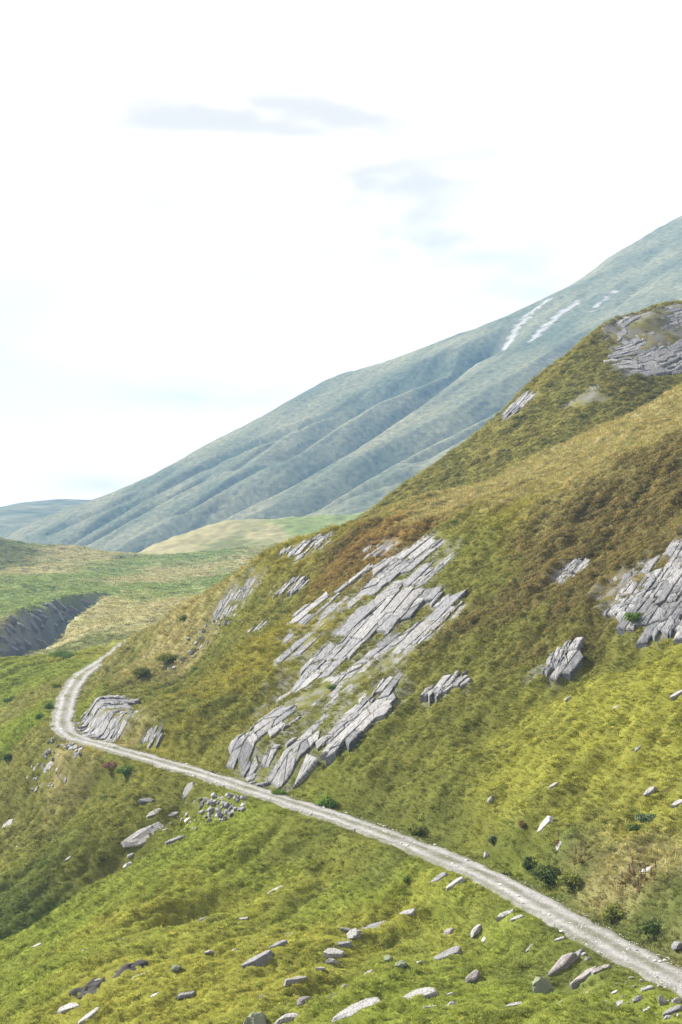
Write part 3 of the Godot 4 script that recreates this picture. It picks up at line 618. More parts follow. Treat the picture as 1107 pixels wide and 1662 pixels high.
func leaf_material() -> StandardMaterial3D:
	var m := StandardMaterial3D.new()
	m.vertex_color_use_as_albedo = true
	m.roughness = 0.9
	m.metallic_specular = 0.08
	m.cull_mode = BaseMaterial3D.CULL_DISABLED
	m.backlight_enabled = true
	m.backlight = Color(0.75, 0.75, 0.6)
	return m

func scatter(called: String, label: String, category: String, m: Mesh, mat: Material, where: Array, tints: PackedColorArray) -> void:
	var mm := MultiMesh.new()
	mm.transform_format = MultiMesh.TRANSFORM_3D
	mm.use_colors = true
	mm.mesh = m
	mm.instance_count = where.size()
	for i in where.size():
		mm.set_instance_transform(i, where[i])
		mm.set_instance_color(i, tints[i])
	var o := MultiMeshInstance3D.new()
	o.name = called
	o.multimesh = mm
	o.material_override = mat
	tag(o, label, category, "", "stuff")
	add_child(o, true)

# ---------------------------------------------------------------- rock
var rock_cells := {}
var g_rock: Grid
var g_ridge: Grid
var g_val: Grid

func in_polygon(x: float, d: float, p: Array) -> bool:
	var inside := false
	var n := p.size()
	for i in n:
		var a = p[i]; var b = p[(i + 1) % n]
		if (a[1] > d) != (b[1] > d) and x < (b[0] - a[0]) * (d - a[1]) / (b[1] - a[1]) + a[0]: inside = not inside
	return inside

func bounds(p: Array) -> Rect2:
	var r := Rect2(p[0][0], p[0][1], 0, 0)
	for q in p: r = r.expand(Vector2(q[0], q[1]))
	return r

# where bedrock comes near the surface (1 inside an outcrop), one grid for both slopes
func setup_rock() -> void:
	var h := PackedFloat32Array(); h.resize(201 * 301)
	for o in OUTCROPS:
		var r := bounds(o[4])
		for j in range(int(r.position.y) - 1, int(r.end.y) + 2):
			for i in range(int(floor(r.position.x)) - 1, int(r.end.x) + 2):
				var x := float(i)
				var d := float(j)
				if i > -100 and i < 100 and j > 50 and j < 350 and in_polygon(x, d, o[4]): h[(j - 50) * 201 + i + 100] = 1.0
	g_rock = make_grid(h, -100.0, 50.0, 1.0, 201, 301)

func rock_at(x: float, d: float) -> float:
	return rock_cells.get(Vector2i(int(floor(x * 2.0)), int(floor(d * 2.0))), 0.0)

func mark_rock(x: float, d: float, l: float, w: float, way: Vector2) -> void:
	var side := Vector2(-way.y, way.x)
	var a := -l * 0.5
	while a <= l * 0.5:
		var b := -w * 0.5
		while b <= w * 0.5:
			var p := Vector2(x, d) + way * a + side * b
			rock_cells[Vector2i(int(floor(p.x * 2.0)), int(floor(p.y * 2.0)))] = 0.96
			b += 0.35
		a += 0.35

# A slab of unit length, width and thickness with an uneven outline, bevelled top and a bedding groove round its edge; x is its length.
func slab_mesh(sd: int, corners: int, point: float, grooved: bool) -> ArrayMesh:
	var r := RandomNumberGenerator.new()
	r.seed = sd * 131 + 7
	var ring := []
	for k in corners:
		var a := TAU * (k + r.randf_range(-0.3, 0.3)) / corners
		var e := 1.0 / maxf(absf(cos(a)), absf(sin(a)))
		e = lerpf(1.0, minf(e, 1.3), 0.75) * r.randf_range(0.42, 0.52)
		var p := Vector2(cos(a) * e, sin(a) * e)
		if p.x < 0.0: p.y *= 1.0 - point * absf(p.x) * 1.6
		ring.append(p)
	var levels := [[-0.02, 0.88], [-0.12, 0.97], [-0.44, 1.0], [-0.50, 0.94], [-0.58, 1.03], [-1.3, 1.1]] if grooved else [[-0.02, 0.88], [-0.14, 0.97], [-0.5, 1.02], [-1.3, 1.1]]
	var st := SurfaceTool.new()
	st.begin(Mesh.PRIMITIVE_TRIANGLES)
	st.set_smooth_group(-1)
	var rows := []
	for l in levels:
		var row := []
		for p in ring:
			var j := r.randf_range(-0.025, 0.025)
			row.append(Vector3(p.x * (l[1] + j), l[0] + (r.randf_range(-0.1, 0.1) if l[0] > -1.0 else 0.0) * (0.5 if l[0] < -0.1 else 0.9), p.y * (l[1] + j)))
		rows.append(row)
	# top: an inner ring shifted off the middle gives it two or three planes
	var inner := []
	var off := Vector3(r.randf_range(-0.1, 0.1), 0, r.randf_range(-0.1, 0.1))
	for p in rows[0]: inner.append(Vector3(p.x * 0.5, r.randf_range(-0.06, 0.10), p.z * 0.5) + off)
	var n := corners
	for k in n:
		var a: Vector3 = rows[0][k]; var b: Vector3 = rows[0][(k + 1) % n]
		var c: Vector3 = inner[k]; var e: Vector3 = inner[(k + 1) % n]
		for q in [a, c, b, b, c, e, c, off, e]: st.add_vertex(q)
	for l in range(rows.size() - 1):
		for k in n:
			var a: Vector3 = rows[l][k]; var b: Vector3 = rows[l][(k + 1) % n]
			var c: Vector3 = rows[l + 1][k]; var e: Vector3 = rows[l + 1][(k + 1) % n]
			for q in [a, b, c, b, e, c]: st.add_vertex(q)
	st.generate_normals()
	return st.commit()

# A rounded or blocky boulder: a sphere cut by random planes and roughened.
func boulder_mesh(sd: int, cuts: int, rough: float) -> ArrayMesh:
	var r := RandomNumberGenerator.new()
	r.seed = sd * 977 + 3
	var planes := []
	for k in cuts:
		var nn := Vector3(r.randf_range(-1, 1), r.randf_range(-0.3, 1), r.randf_range(-1, 1)).normalized()
		planes.append([nn, r.randf_range(0.24, 0.42)])
	var rings := 11
	var segs := 16
	var st := SurfaceTool.new()
	st.begin(Mesh.PRIMITIVE_TRIANGLES)
	st.set_smooth_group(-1)
	var p := []
	for j in rings + 1:
		for i in segs:
			var a := TAU * (i + 0.5 * (j % 2)) / segs
			var e := PI * j / rings
			var v := Vector3(sin(e) * cos(a), cos(e), sin(e) * sin(a))
			var q := 0.5 * (1.0 + rough * n_fine.get_noise_3d(v.x * 2.2 + sd, v.y * 2.2, v.z * 2.2))
			for c in planes:
				var t: float = v.dot(c[0])
				if t > 0.05: q = minf(q, c[1] / t)
			p.append(v * q * (1.0 + rough * 0.15 * n_fine.get_noise_3d(v.x * 6.0 + sd, v.y * 6.0, v.z * 6.0)))
	for j in rings:
		for i in segs:
			var i2 := (i + 1) % segs
			var a: Vector3 = p[j * segs + i]; var b: Vector3 = p[j * segs + i2]
			var c: Vector3 = p[(j + 1) * segs + i]; var e: Vector3 = p[(j + 1) * segs + i2]
			if j % 2 == 0:
				for q in [a, b, c, b, e, c]: st.add_vertex(q)
			else:
				for q in [a, e, c, a, b, e]: st.add_vertex(q)
	st.generate_normals()
	return st.commit()

var rock_mats := {}
func rock_material(tone: String) -> StandardMaterial3D:
	if rock_mats.has(tone): return rock_mats[tone]
	var c: Array = {"pale": [0.33, 0.325, 0.315], "white": [0.43, 0.42, 0.40], "grey": [0.215, 0.213, 0.213], "warm": [0.265, 0.245, 0.23], "purple": [0.19, 0.178, 0.19], "lichen": [0.20, 0.215, 0.17],
		"blue": [0.195, 0.198, 0.204], "light": [0.262, 0.260, 0.256], "dim": [0.138, 0.139, 0.143], "bed": [0.228, 0.225, 0.220], "dark": [0.10, 0.10, 0.10]}[tone]
	var m := StandardMaterial3D.new()
	m.albedo_color = lin(c[0], c[1], c[2])
	m.albedo_texture = rock_tex[0 if tone != "lichen" else 1]
	m.roughness = 0.85
	m.metallic_specular = 0.35
	m.uv1_triplanar = true
	m.uv1_world_triplanar = true
	m.uv1_scale = Vector3(0.35, 0.8, 0.35)
	m.heightmap_enabled = true
	m.heightmap_texture = rock_tex[2]
	m.heightmap_scale = 5.0
	rock_mats[tone] = m
	return m

var rock_tex := []
func setup_rock_textures() -> void:
	for a in [[0.02, 3, [[0.0, Color(0.38, 0.38, 0.37)], [0.36, Color(0.66, 0.66, 0.66)], [0.5, Color(0.92, 0.92, 0.92)], [0.66, Color(1, 1, 1)], [1.0, Color(0.80, 0.78, 0.70)]]], [0.035, 8, [[0.0, Color(0.5, 0.52, 0.5)], [0.45, Color(0.8, 0.83, 0.75)], [0.6, Color(1, 1, 0.92)], [1.0, Color(0.75, 0.8, 0.6)]]], [0.03, 14, [[0.0, Color.BLACK], [1.0, Color.WHITE]]]]:
		var n := FastNoiseLite.new()
		n.seed = a[1]
		n.frequency = a[0]
		n.fractal_octaves = 6
		n.fractal_gain = 0.6
		var t := NoiseTexture2D.new()
		t.width = 1024; t.height = 1024
		t.seamless = true
		t.noise = n
		var g := Gradient.new()
		g.offsets = PackedFloat32Array(); g.colors = PackedColorArray()
		for s in a[2]: g.add_point(s[0], s[1])
		t.color_ramp = g
		rock_tex.append(t)

func slope_normal(h: Callable, x: float, d: float, e: float) -> Vector3:
	var a: float = h.call(x + e, d) - h.call(x - e, d)
	var b: float = h.call(x, d + e) - h.call(x, d - e)
	return Vector3(-a, 2.0 * e, b).normalized()

func smooth_near(x: float, d: float) -> float:
	return near_base(x, d)

func smooth_ridge(x: float, d: float) -> float:
	return at(g_ridge, x, d)

# One bedding plate: an outline in plan, its top following the slope with a small tip and step, its edge broken and bevelled.
func plate_mesh(outline: PackedVector2Array, base: Callable, lift: float, tip_across: float, tip_along: float, thick: float, origin: Vector3) -> ArrayMesh:
	var mid := Vector2.ZERO
	for p in outline: mid += p
	mid /= outline.size()
	var n := outline.size()
	var rims := []
	for l in [[0.16, 0.0], [0.03, -0.05], [0.0, -0.16], [0.10, -thick * 0.5], [0.02, -thick * 0.58], [0.05, -thick - 0.6]]:
		var row := []
		for p in outline:
			var q: Vector2 = p + (mid - p).normalized() * minf(float(l[0]) * (0.6 + 0.8 * rng.randf()), p.distance_to(mid) * 0.5)
			var r := q - mid
			var y: float = base.call(q.x, q.y) + lift + tip_across * r.dot(Vector2(SD, -SX)) + tip_along * r.dot(Vector2(SX, SD)) + float(l[1])
			if float(l[1]) > -0.2: y += rng.randf_range(-0.04, 0.04)
			row.append(Vector3(q.x, y, -q.y))
		rims.append(row)
	var st := SurfaceTool.new()
	st.begin(Mesh.PRIMITIVE_TRIANGLES)
	st.set_smooth_group(-1)
	var c := Vector3(mid.x, base.call(mid.x, mid.y) + lift + rng.randf_range(-0.04, 0.08), -mid.y)
	for k in n:
		var k2 := (k + 1) % n
		for q in [rims[0][k], rims[0][k2], c]:
			st.set_uv(Vector2(q.x * SX - q.z * SD, q.x * SD + q.z * SX))
			st.add_vertex(q - origin)
		for l in rims.size() - 1:
			for q in [rims[l][k], rims[l + 1][k], rims[l][k2], rims[l][k2], rims[l + 1][k], rims[l + 1][k2]]:
				st.set_uv(Vector2(q.x * SX - q.z * SD, q.x * SD + q.z * SX + q.y))
				st.add_vertex(q - origin)
	st.generate_normals()
	return st.commit()

func turf_band(x: float, d: float) -> bool:
	for b in TURF:
		if line_distance(x, d, b[1]) < float(b[0]) * (1.0 + n_mid.get_noise_2d(x * 1.5, d * 1.5)): return true
	return false

# Outcrops: beds split into plates by wavy bedding lines up the fall line and slanting joints across them.
func build_outcrop(o: Array) -> void:
	var near: bool = o[0]
	var scale: float = o[1]
	var p: Array = o[4]
	var h: Callable = smooth_near if near else smooth_ridge
	var r := bounds(p)
	var cx := r.get_center().x
	var cd := r.get_center().y
	var root := Node3D.new()
	root.name = numbered("rock_outcrop")
	root.position = Vector3(cx, h.call(cx, cd), -cd)
	tag(root, o[3], "outcrop")
	add_child(root)
	var course := Vector2(SX, SD) if near else Vector2(0.87, 0.49)
	var reach := r.size.length() * 0.5 + 2.0
	var made := 0
	var strip_no := 0
	# the rock is broken into blocks a few metres across, each with beds of its own
	var block := Vector2(6.0, 4.6) * scale
	var shift := 0.0
	var bb := -reach
	while bb < reach:
		shift = rng.randf() * block.x
		var deep := block.y * rng.randf_range(0.6, 1.4)
		var ba := -reach - shift
		while ba < reach:
			var long := block.x * rng.randf_range(0.6, 1.5)
			var way := course.rotated(rng.randf_range(-0.28, 0.24))
			var side := Vector2(way.y, -way.x)
			var mid := Vector2(cx, cd) + course * (ba + long * 0.5) + Vector2(course.y, -course.x) * (bb + deep * 0.5)
			ba += long
			var step := rng.randf_range(-0.08, 0.22) * scale
			var b := -deep * 0.5
			while b < deep * 0.5 - 0.1:
				var w := minf(rng.randf_range(0.5, 2.0) * scale * (1.0 if near else 0.65), deep * 0.5 - b + 0.1)
				var a := -long * 0.5
				var slant := rng.randf_range(-0.3, 0.15) * w
				strip_no += 1
				while a < long * 0.5 - 0.15:
					var l := maxf(w, 0.6 * scale) * rng.randf_range(0.9, 2.7) * (1.0 if near else 1.5)
					if near and road_at(mid.x + way.x * a, mid.y + way.y * a).x < 5.5: l = minf(l, 1.1)
					l = minf(l, long * 0.5 - a + 0.1)
					var slant2 := rng.randf_range(-0.45, 0.3) * w
					var q := mid + way * (a + l * 0.5) + side * (b + w * 0.5)
					var a0 := a
					var s0 := slant
					a += l
					slant = slant2
					var warp := n_mid.get_noise_2d(q.x * 0.9, q.y * 0.9) * 2.4 * (scale if near else 0.4)
					if not in_polygon(q.x + warp * side.x, q.y + warp * side.y, p): continue
					var along := q.dot(way)
					var across := q.dot(side)
					var strip := n_mid.get_noise_2d(along * 0.5 / scale, across * 1.5 / scale) * 0.5 + 0.5
					var blot := n_mid.get_noise_2d(q.x * 0.8 / scale + 33.0, q.y * 0.8 / scale) * 0.5 + 0.5
					if turf_band(q.x, q.y): continue
					if (near and strip > float(o[2]) * 0.83) or (near and blot > float(o[2]) * 0.93) or made >= 300: continue
					var line := PackedVector2Array()
					for t in [0.0, 0.3, 0.65, 1.0]:
						if t > 0.0 and t < 1.0 and rng.randf() < 0.3: continue
						var aa: float = a0 - s0 + (l - slant2 + s0) * t
						line.append(mid + way * aa + side * (b + n_mid.get_noise_2d(aa * 1.4, strip_no * 9.0) * 0.35 * scale))
					for t in [1.0, 0.7, 0.35, 0.0]:
						if t > 0.0 and t < 1.0 and rng.randf() < 0.3: continue
						var aa: float = a0 + s0 + (l + slant2 - s0) * t
						line.append(mid + way * aa + side * (b + w + n_mid.get_noise_2d(aa * 1.4, (strip_no + 1) * 9.0) * 0.35 * scale))
					var c := Vector2.ZERO
					for v in line: c += v
					c /= line.size()
					for k in line.size(): line[k] += (c - line[k]).normalized() * rng.randf_range(-0.06, 0.08)
					var m := MeshInstance3D.new()
					m.name = "slab"
					m.mesh = plate_mesh(line, h, 0.03 + maxf(step, 0.0) * 0.7 + absf(n_mid.get_noise_2d(along * 0.3, across * 0.9)) * 0.2 * scale + rng.randf_range(0.0, 0.10), rng.randf_range(0.0, 0.08), rng.randf_range(-0.03, 0.03), 0.3, root.position)
					var pick := rng.randf()
					m.material_override = bed_material("light" if pick < 0.3 else "bed" if pick < 0.56 else "blue" if pick < 0.84 else "dim")
					root.add_child(m, true)
					m.position = Vector3.ZERO
					mark_rock(q.x, q.y, l * 0.85, w * 0.75, way)
					made += 1
				b += w
		bb += deep

var bed_mats := {}
func bed_material(tone: String) -> StandardMaterial3D:
	if bed_mats.has(tone): return bed_mats[tone]
	var m: StandardMaterial3D = rock_material(tone).duplicate()
	m.uv1_triplanar = false
	m.uv1_world_triplanar = false
	m.uv1_scale = Vector3(0.07, 0.30, 1.0)
	m.heightmap_scale = 9.0
	bed_mats[tone] = m
	return m

func seat(x: float, d: float, h: Callable, turn: float, tilt: float) -> Basis:
	var nn := slope_normal(h, x, d, 0.8)
	var t := Vector3(cos(turn), 0, -sin(turn))
	t = (t - nn * t.dot(nn)).normalized()
	var s := t.cross(nn)
	nn = nn.rotated(t, tilt).rotated(s, rng.randf_range(-0.12, 0.12))
	t = (t - nn * t.dot(nn)).normalized()
	return Basis(t, nn, t.cross(nn))

func stone(called: String, label: String, group: String, m: Mesh, tone: String, x: float, d: float, size: Vector3, turn: float, tilt: float, sink: float) -> MeshInstance3D:
	var o := MeshInstance3D.new()
	o.name = numbered(called)
	o.mesh = m
	o.material_override = rock_material(tone)
	tag(o, label, "stone", group)
	add_child(o)
	var b := seat(x, d, near_h, turn, tilt)
	o.transform = Transform3D(Basis(b.x * size.x, b.y * size.y, b.z * size.z), Vector3(x, near_h(x, d) + size.y * sink, -d))
	if size.x > 0.5: mark_rock(x, d, size.x * 0.55, size.z * 0.5, Vector2(cos(turn), sin(turn)))
	return o

func spot(x: float, d: float) -> String:
	for i in road_x.size():
		if road_d[i] >= d:
			if x > road_x[i]: return "on the slope above the track"
			break
	if d > 125.0: return "on the slope below the bend of the track"
	return "on the open pasture, away from the track" if x < 4.0 else "on the pasture close below the track"

func build_rocks() -> void:
	for o in OUTCROPS: build_outcrop(o)
	# single stones on the pasture
	var k := 0
	var grain_way := atan2(SD, SX)
	for s in STONES:
		k += 1
		var l: float = s[2] * 1.1
		var hgt: float = maxf(l * s[3] * 0.8, 0.12)
		var label: String = s[6]
		var called := "stone"
		var size := Vector3(l, hgt, l * 0.8)
		var m: Mesh
		var turn := 0.38 + rng.randf_range(-0.3, 0.3)
		var tilt := rng.randf_range(-0.12, 0.18)
		var sink := 0.5
		match s[4]:
			"slab":
				m = slab_mesh(100 + k, 6 + k % 2, 0.4, false); size = Vector3(l * 1.3, hgt * 0.55, l * rng.randf_range(0.45, 0.7)); called = "stone_slab"; sink = 0.48
			"leaf":
				m = slab_mesh(100 + k, 11, 0.9, false); size = Vector3(l * 1.3, hgt * 0.42, l * 0.68); called = "stone_slab"; sink = 0.62; tilt = 0.16
			"layer":
				m = slab_mesh(100 + k, 7, 0.3, true); size = Vector3(l * 1.25, hgt * 0.6, l * 0.5); called = "layered_stone"; sink = 0.48; tilt = 0.1
			"wedge":
				m = slab_mesh(100 + k, 7, 0.7, true); size = Vector3(l * 1.3, hgt * 0.85, l * 0.5); called = "wedge_stone"; sink = 0.55; tilt = -0.12
			"round":
				m = boulder_mesh(k, 3, 0.3); size = Vector3(l, l * s[3], l * 0.95); called = "boulder"; sink = 0.3
			_:
				m = boulder_mesh(k, 14, 0.35); size = Vector3(l * 1.15, maxf(hgt * 1.1, 0.25), l * 0.75); called = "boulder"; sink = 0.1; tilt = rng.randf_range(-0.35, 0.15)
		if label: stone(called, label, "", m, s[5], s[0], s[1], size, turn, tilt, sink)
		else:
			var word: String = {"white": "whitish", "pale": "pale grey", "grey": "mid grey", "warm": "brownish", "lichen": "greenish", "purple": "purple"}[s[5]]
			var shape: String = {"slab": "flat", "block": "angular", "layer": "layered", "round": "rounded", "wedge": "wedge shaped"}[s[4]]
			stone("small_" + called, "small %s %s stone lying singly %s" % [word, shape, spot(s[0], s[1])], "small %s %s stones %s" % [word, shape, spot(s[0], s[1])], m, s[5], s[0], s[1], size, turn, tilt, sink)
	# heaps and trickles of loose stones
	var bits := []
	for q in 8: bits.append(boulder_mesh(300 + q, 10, 0.2))
	for q in 8: bits.append(slab_mesh(320 + q, 7, 0.3, q % 2 == 0))
	for hp in HEAPS:
		var rr := bounds(hp[4])
		var left: int = hp[1]
		var tries := 0
		while left > 0 and tries < 4000:
			tries += 1
			var x := rng.randf_range(rr.position.x, rr.end.x)
			var d := rng.randf_range(rr.position.y, rr.end.y)
			if not in_polygon(x, d, hp[4]) or road_at(x, d).x < 1.7: continue
			left -= 1
			var l: float = lerpf(hp[2], hp[3], pow(rng.randf(), 1.6)) * 1.05
			var which := rng.randi() % bits.size()
			var flat := 0.45 if which >= 8 else 0.75
			var pick := rng.randf()
			var tone := "pale" if pick < 0.4 else "light" if pick < 0.6 else "blue" if pick < 0.8 else "dim"
			var look: String = {"pale": "pale", "light": "light grey", "blue": "blue grey", "dim": "dark"}[tone] + (" flat " if which >= 8 else " angular ")
			var big := "larger " if l > lerpf(hp[2], hp[3], 0.45) * 1.05 else "small "
			stone("rubble_stone", big + look + hp[0], "%s, %s%s" % [hp[0], big, look.strip_edges()], bits[which], tone, x, d, Vector3(l, l * flat, l * rng.randf_range(0.6, 0.9)), rng.randf() * TAU if which < 8 else grain_way + rng.randf_range(-0.6, 0.6), rng.randf_range(-0.3, 0.3), 0.3)
	build_gorge_cliff()

func gorge_surface(x: float, d: float) -> float:
	return valley_h(g_val, x, d)

func build_gorge_cliff() -> void:
	var root := Node3D.new()
	root.name = "cliff"
	root.position = Vector3(-78, -30, -380)
	tag(root, "steep blocky rock wall of the ravine across the valley", "cliff")
	add_child(root)
	var blocks := []
	for q in 10: blocks.append(slab_mesh(400 + q, 6 + q % 3, 0.3, q % 2 == 0))
	var made := 0
	for tries in 6000:
		if made >= 260: break
		var x := rng.randf_range(-92.0, -66.0)
		var d := rng.randf_range(300.0, 416.0)
		var e := gorge_in(x, d)
		if e < 0.8 or e > 9.0: continue
		if n_mid.get_noise_2d(x * 0.5, d * 0.5) < -0.2: continue
		var m := MeshInstance3D.new()
		m.name = "block"
		m.mesh = blocks[rng.randi() % blocks.size()]
		m.material_override = rock_material("blue" if rng.randf() < 0.6 else "bed")
		root.add_child(m, true)
		var s := rng.randf_range(1.2, 3.0)
		var b := Basis(Vector3.UP, rng.randf_range(-0.6, 0.6)).rotated(Vector3(0, 0, 1), rng.randf_range(-1.0, -0.3)).scaled_local(Vector3(s * 1.6, s * 0.6, s))
		m.transform = Transform3D(b, Vector3(x, gorge_surface(x, d), -d) - root.position)
		made += 1

# ---------------------------------------------------------------- bushes and tall herbs
func bush_foliage(sd: int, w: float, h: float, leaf: float, leaves: int) -> ArrayMesh:
	var r := RandomNumberGenerator.new()
	r.seed = sd * 53 + 1
	var lobes := []
	for k in 7 + int(w * 2.0):
		var a := r.randf() * TAU
		var q := sqrt(r.randf()) * 0.36
		lobes.append([Vector3(cos(a) * q * w, h * r.randf_range(0.12, 0.6) * (1.0 - q), sin(a) * q * w), r.randf_range(0.16, 0.3)])
	var v := PackedVector3Array(); var n := PackedVector3Array(); var c := PackedColorArray()
	for k in leaves:
		var lb: Array = lobes[r.randi() % lobes.size()]
		var dir := Vector3(r.randfn(), r.randfn() * 0.8 + 0.25, r.randfn()).normalized()
		var p: Vector3 = lb[0] + dir * Vector3(w, h * 1.5, w) * lb[1] * r.randf_range(0.55, 1.1)
		if p.y < 0.0: continue
		var nn := (dir + Vector3(r.randf_range(-0.8, 0.8), r.randf_range(-0.3, 0.8), r.randf_range(-0.8, 0.8))).normalized()
		var t := nn.cross(Vector3(r.randf() - 0.5, r.randf() - 0.5, r.randf() - 0.5)).normalized() * leaf * r.randf_range(0.6, 1.4)
		var b := nn.cross(t) * 0.5
		var tone := r.randf_range(0.65, 1.35)
		for x in [p - t, p + b, p + t, p - t, p + t, p - b]:
			v.append(x); n.append(nn); c.append(Color(tone, tone, tone))
	var arrays := []
	arrays.resize(Mesh.ARRAY_MAX)
	arrays[Mesh.ARRAY_VERTEX] = v
	arrays[Mesh.ARRAY_NORMAL] = n
	arrays[Mesh.ARRAY_COLOR] = c
	var m := ArrayMesh.new()
	m.add_surface_from_arrays(Mesh.PRIMITIVE_TRIANGLES, arrays)
	return m

func rod(st: SurfaceTool, a: Vector3, b: Vector3, ra: float, rb: float) -> void:
	var t := (b - a).normalized()
	var s := t.cross(Vector3(0.3, 0.2, 0.9)).normalized()
	var u := t.cross(s)
	for k in 5:
		var e := TAU * k / 5.0
		var f := TAU * (k + 1) / 5.0
		var p := s * cos(e) + u * sin(e)
		var q := s * cos(f) + u * sin(f)
		for x in [a + p * ra, b + p * rb, a + q * ra, a + q * ra, b + p * rb, b + q * rb]: st.add_vertex(x)

func build_bushes() -> void:
	var colors := {"bright": [0.13, 0.20, 0.035], "green": [0.10, 0.155, 0.035], "olive": [0.15, 0.165, 0.042], "yellow": [0.22, 0.24, 0.035], "dark": [0.075, 0.10, 0.03], "blue": [0.12, 0.165, 0.09], "brown": [0.13, 0.09, 0.035], "pink": [0.22, 0.13, 0.10]}
	var mats := {}
	for k in colors:
		var m := leaf_material()
		var c: Array = colors[k]
		m.albedo_color = lin(c[0], c[1], c[2])
		mats[k] = m
	var bark := StandardMaterial3D.new()
	bark.albedo_color = lin(0.09, 0.07, 0.05)
	bark.roughness = 0.9
	var i := 0
	for s in BUSHES:
		i += 1
		var root := Node3D.new()
		root.name = numbered("bush")
		root.position = Vector3(s[0], near_h(s[0], s[1]) - 0.05, -s[1])
		tag(root, s[5], "bush")
		add_child(root)
		var w: float = s[2] * 0.9
		var h: float = s[3] * 0.85
		var f := MeshInstance3D.new()
		f.name = "foliage"
		f.mesh = bush_foliage(i, w, h, 0.10, int(clampf(w * w * 260.0, 350.0, 2200.0)))
		f.material_override = mats[s[4]]
		root.add_child(f, true)
		for k in 4:
			var st := SurfaceTool.new()
			st.begin(Mesh.PRIMITIVE_TRIANGLES)
			rod(st, Vector3(rng.randf_range(-0.1, 0.1), -0.1, rng.randf_range(-0.1, 0.1)), Vector3(rng.randf_range(-0.2, 0.2) * w, h * 0.45, rng.randf_range(-0.2, 0.2) * w), 0.03, 0.012)
			st.generate_normals()
			var b := MeshInstance3D.new()
			b.name = "stem"
			b.mesh = st.commit()
			b.material_override = bark
			root.add_child(b, true)
	# dock gone to seed
	var rust := StandardMaterial3D.new()
	rust.albedo_color = lin(0.085, 0.04, 0.022)
	rust.roughness = 0.9
	for p in DOCKS:
		var root := Node3D.new()
		root.name = numbered("dock_plant")
		root.position = Vector3(p[0], near_h(p[0], p[1]), -p[1])
		tag(root, "rust brown dock stalk gone to seed on the meadow above the track", "plant", "dock stalks gone to seed")
		add_child(root)
		var h := rng.randf_range(0.7, 1.15)
		var lean := Vector3(rng.randf_range(-0.12, 0.12), 0, rng.randf_range(-0.12, 0.12))
		var st := SurfaceTool.new()
		st.begin(Mesh.PRIMITIVE_TRIANGLES)
		rod(st, Vector3(0, -0.05, 0), lean + Vector3(0, h, 0), 0.018, 0.01)
		st.generate_normals()
		var a := MeshInstance3D.new()
		a.name = "stalk"
		a.mesh = st.commit()
		a.material_override = rust
		root.add_child(a, true)
		var hd := MeshInstance3D.new()
		hd.name = "seed_head"
		var hm := cushion_mesh(p.size() + int(p[0] * 10.0), 90, 0.075, h * 0.55, 0.035)
		hd.mesh = hm
		hd.material_override = rust
		hd.position = lean * 0.55 + Vector3(0, h * 0.5, 0)
		root.add_child(hd, true)
		var lf := MeshInstance3D.new()
		lf.name = "leaves"
		lf.mesh = cushion_mesh(9 + int(p[1] * 3.0), 24, 0.3, 0.16, 0.10)
		lf.material_override = mats["brown"]
		root.add_child(lf, true)
	# near-black sheets laid on the turf, painted as the shade of a hole
	var shade_mat := StandardMaterial3D.new()
	shade_mat.albedo_color = lin(0.022, 0.018, 0.014)
	shade_mat.roughness = 1.0
	for p in SHADE_PATCHES:
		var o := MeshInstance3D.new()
		o.name = numbered("shade_patch")
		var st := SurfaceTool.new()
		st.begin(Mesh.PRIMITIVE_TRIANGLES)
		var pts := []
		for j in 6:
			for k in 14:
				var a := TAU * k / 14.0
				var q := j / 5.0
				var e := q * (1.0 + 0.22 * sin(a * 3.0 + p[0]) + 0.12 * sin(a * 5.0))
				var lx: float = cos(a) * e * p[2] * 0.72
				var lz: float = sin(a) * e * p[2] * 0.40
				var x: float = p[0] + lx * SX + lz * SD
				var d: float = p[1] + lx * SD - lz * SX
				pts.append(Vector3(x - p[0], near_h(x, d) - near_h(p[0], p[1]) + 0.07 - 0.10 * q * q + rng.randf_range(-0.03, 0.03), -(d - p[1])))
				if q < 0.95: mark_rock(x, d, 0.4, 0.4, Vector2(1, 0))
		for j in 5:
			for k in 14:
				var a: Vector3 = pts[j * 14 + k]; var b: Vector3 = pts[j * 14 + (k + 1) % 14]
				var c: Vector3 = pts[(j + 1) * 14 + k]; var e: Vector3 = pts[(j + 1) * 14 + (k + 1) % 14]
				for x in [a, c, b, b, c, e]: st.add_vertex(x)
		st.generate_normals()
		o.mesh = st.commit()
		o.material_override = shade_mat
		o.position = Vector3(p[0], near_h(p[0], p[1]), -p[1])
		tag(o, "near-black painted shade of a hole in the pasture beside a %s slab" % ("bright flat" if p == SHADE_PATCHES[0] else "small bright"), "earth")
		add_child(o)

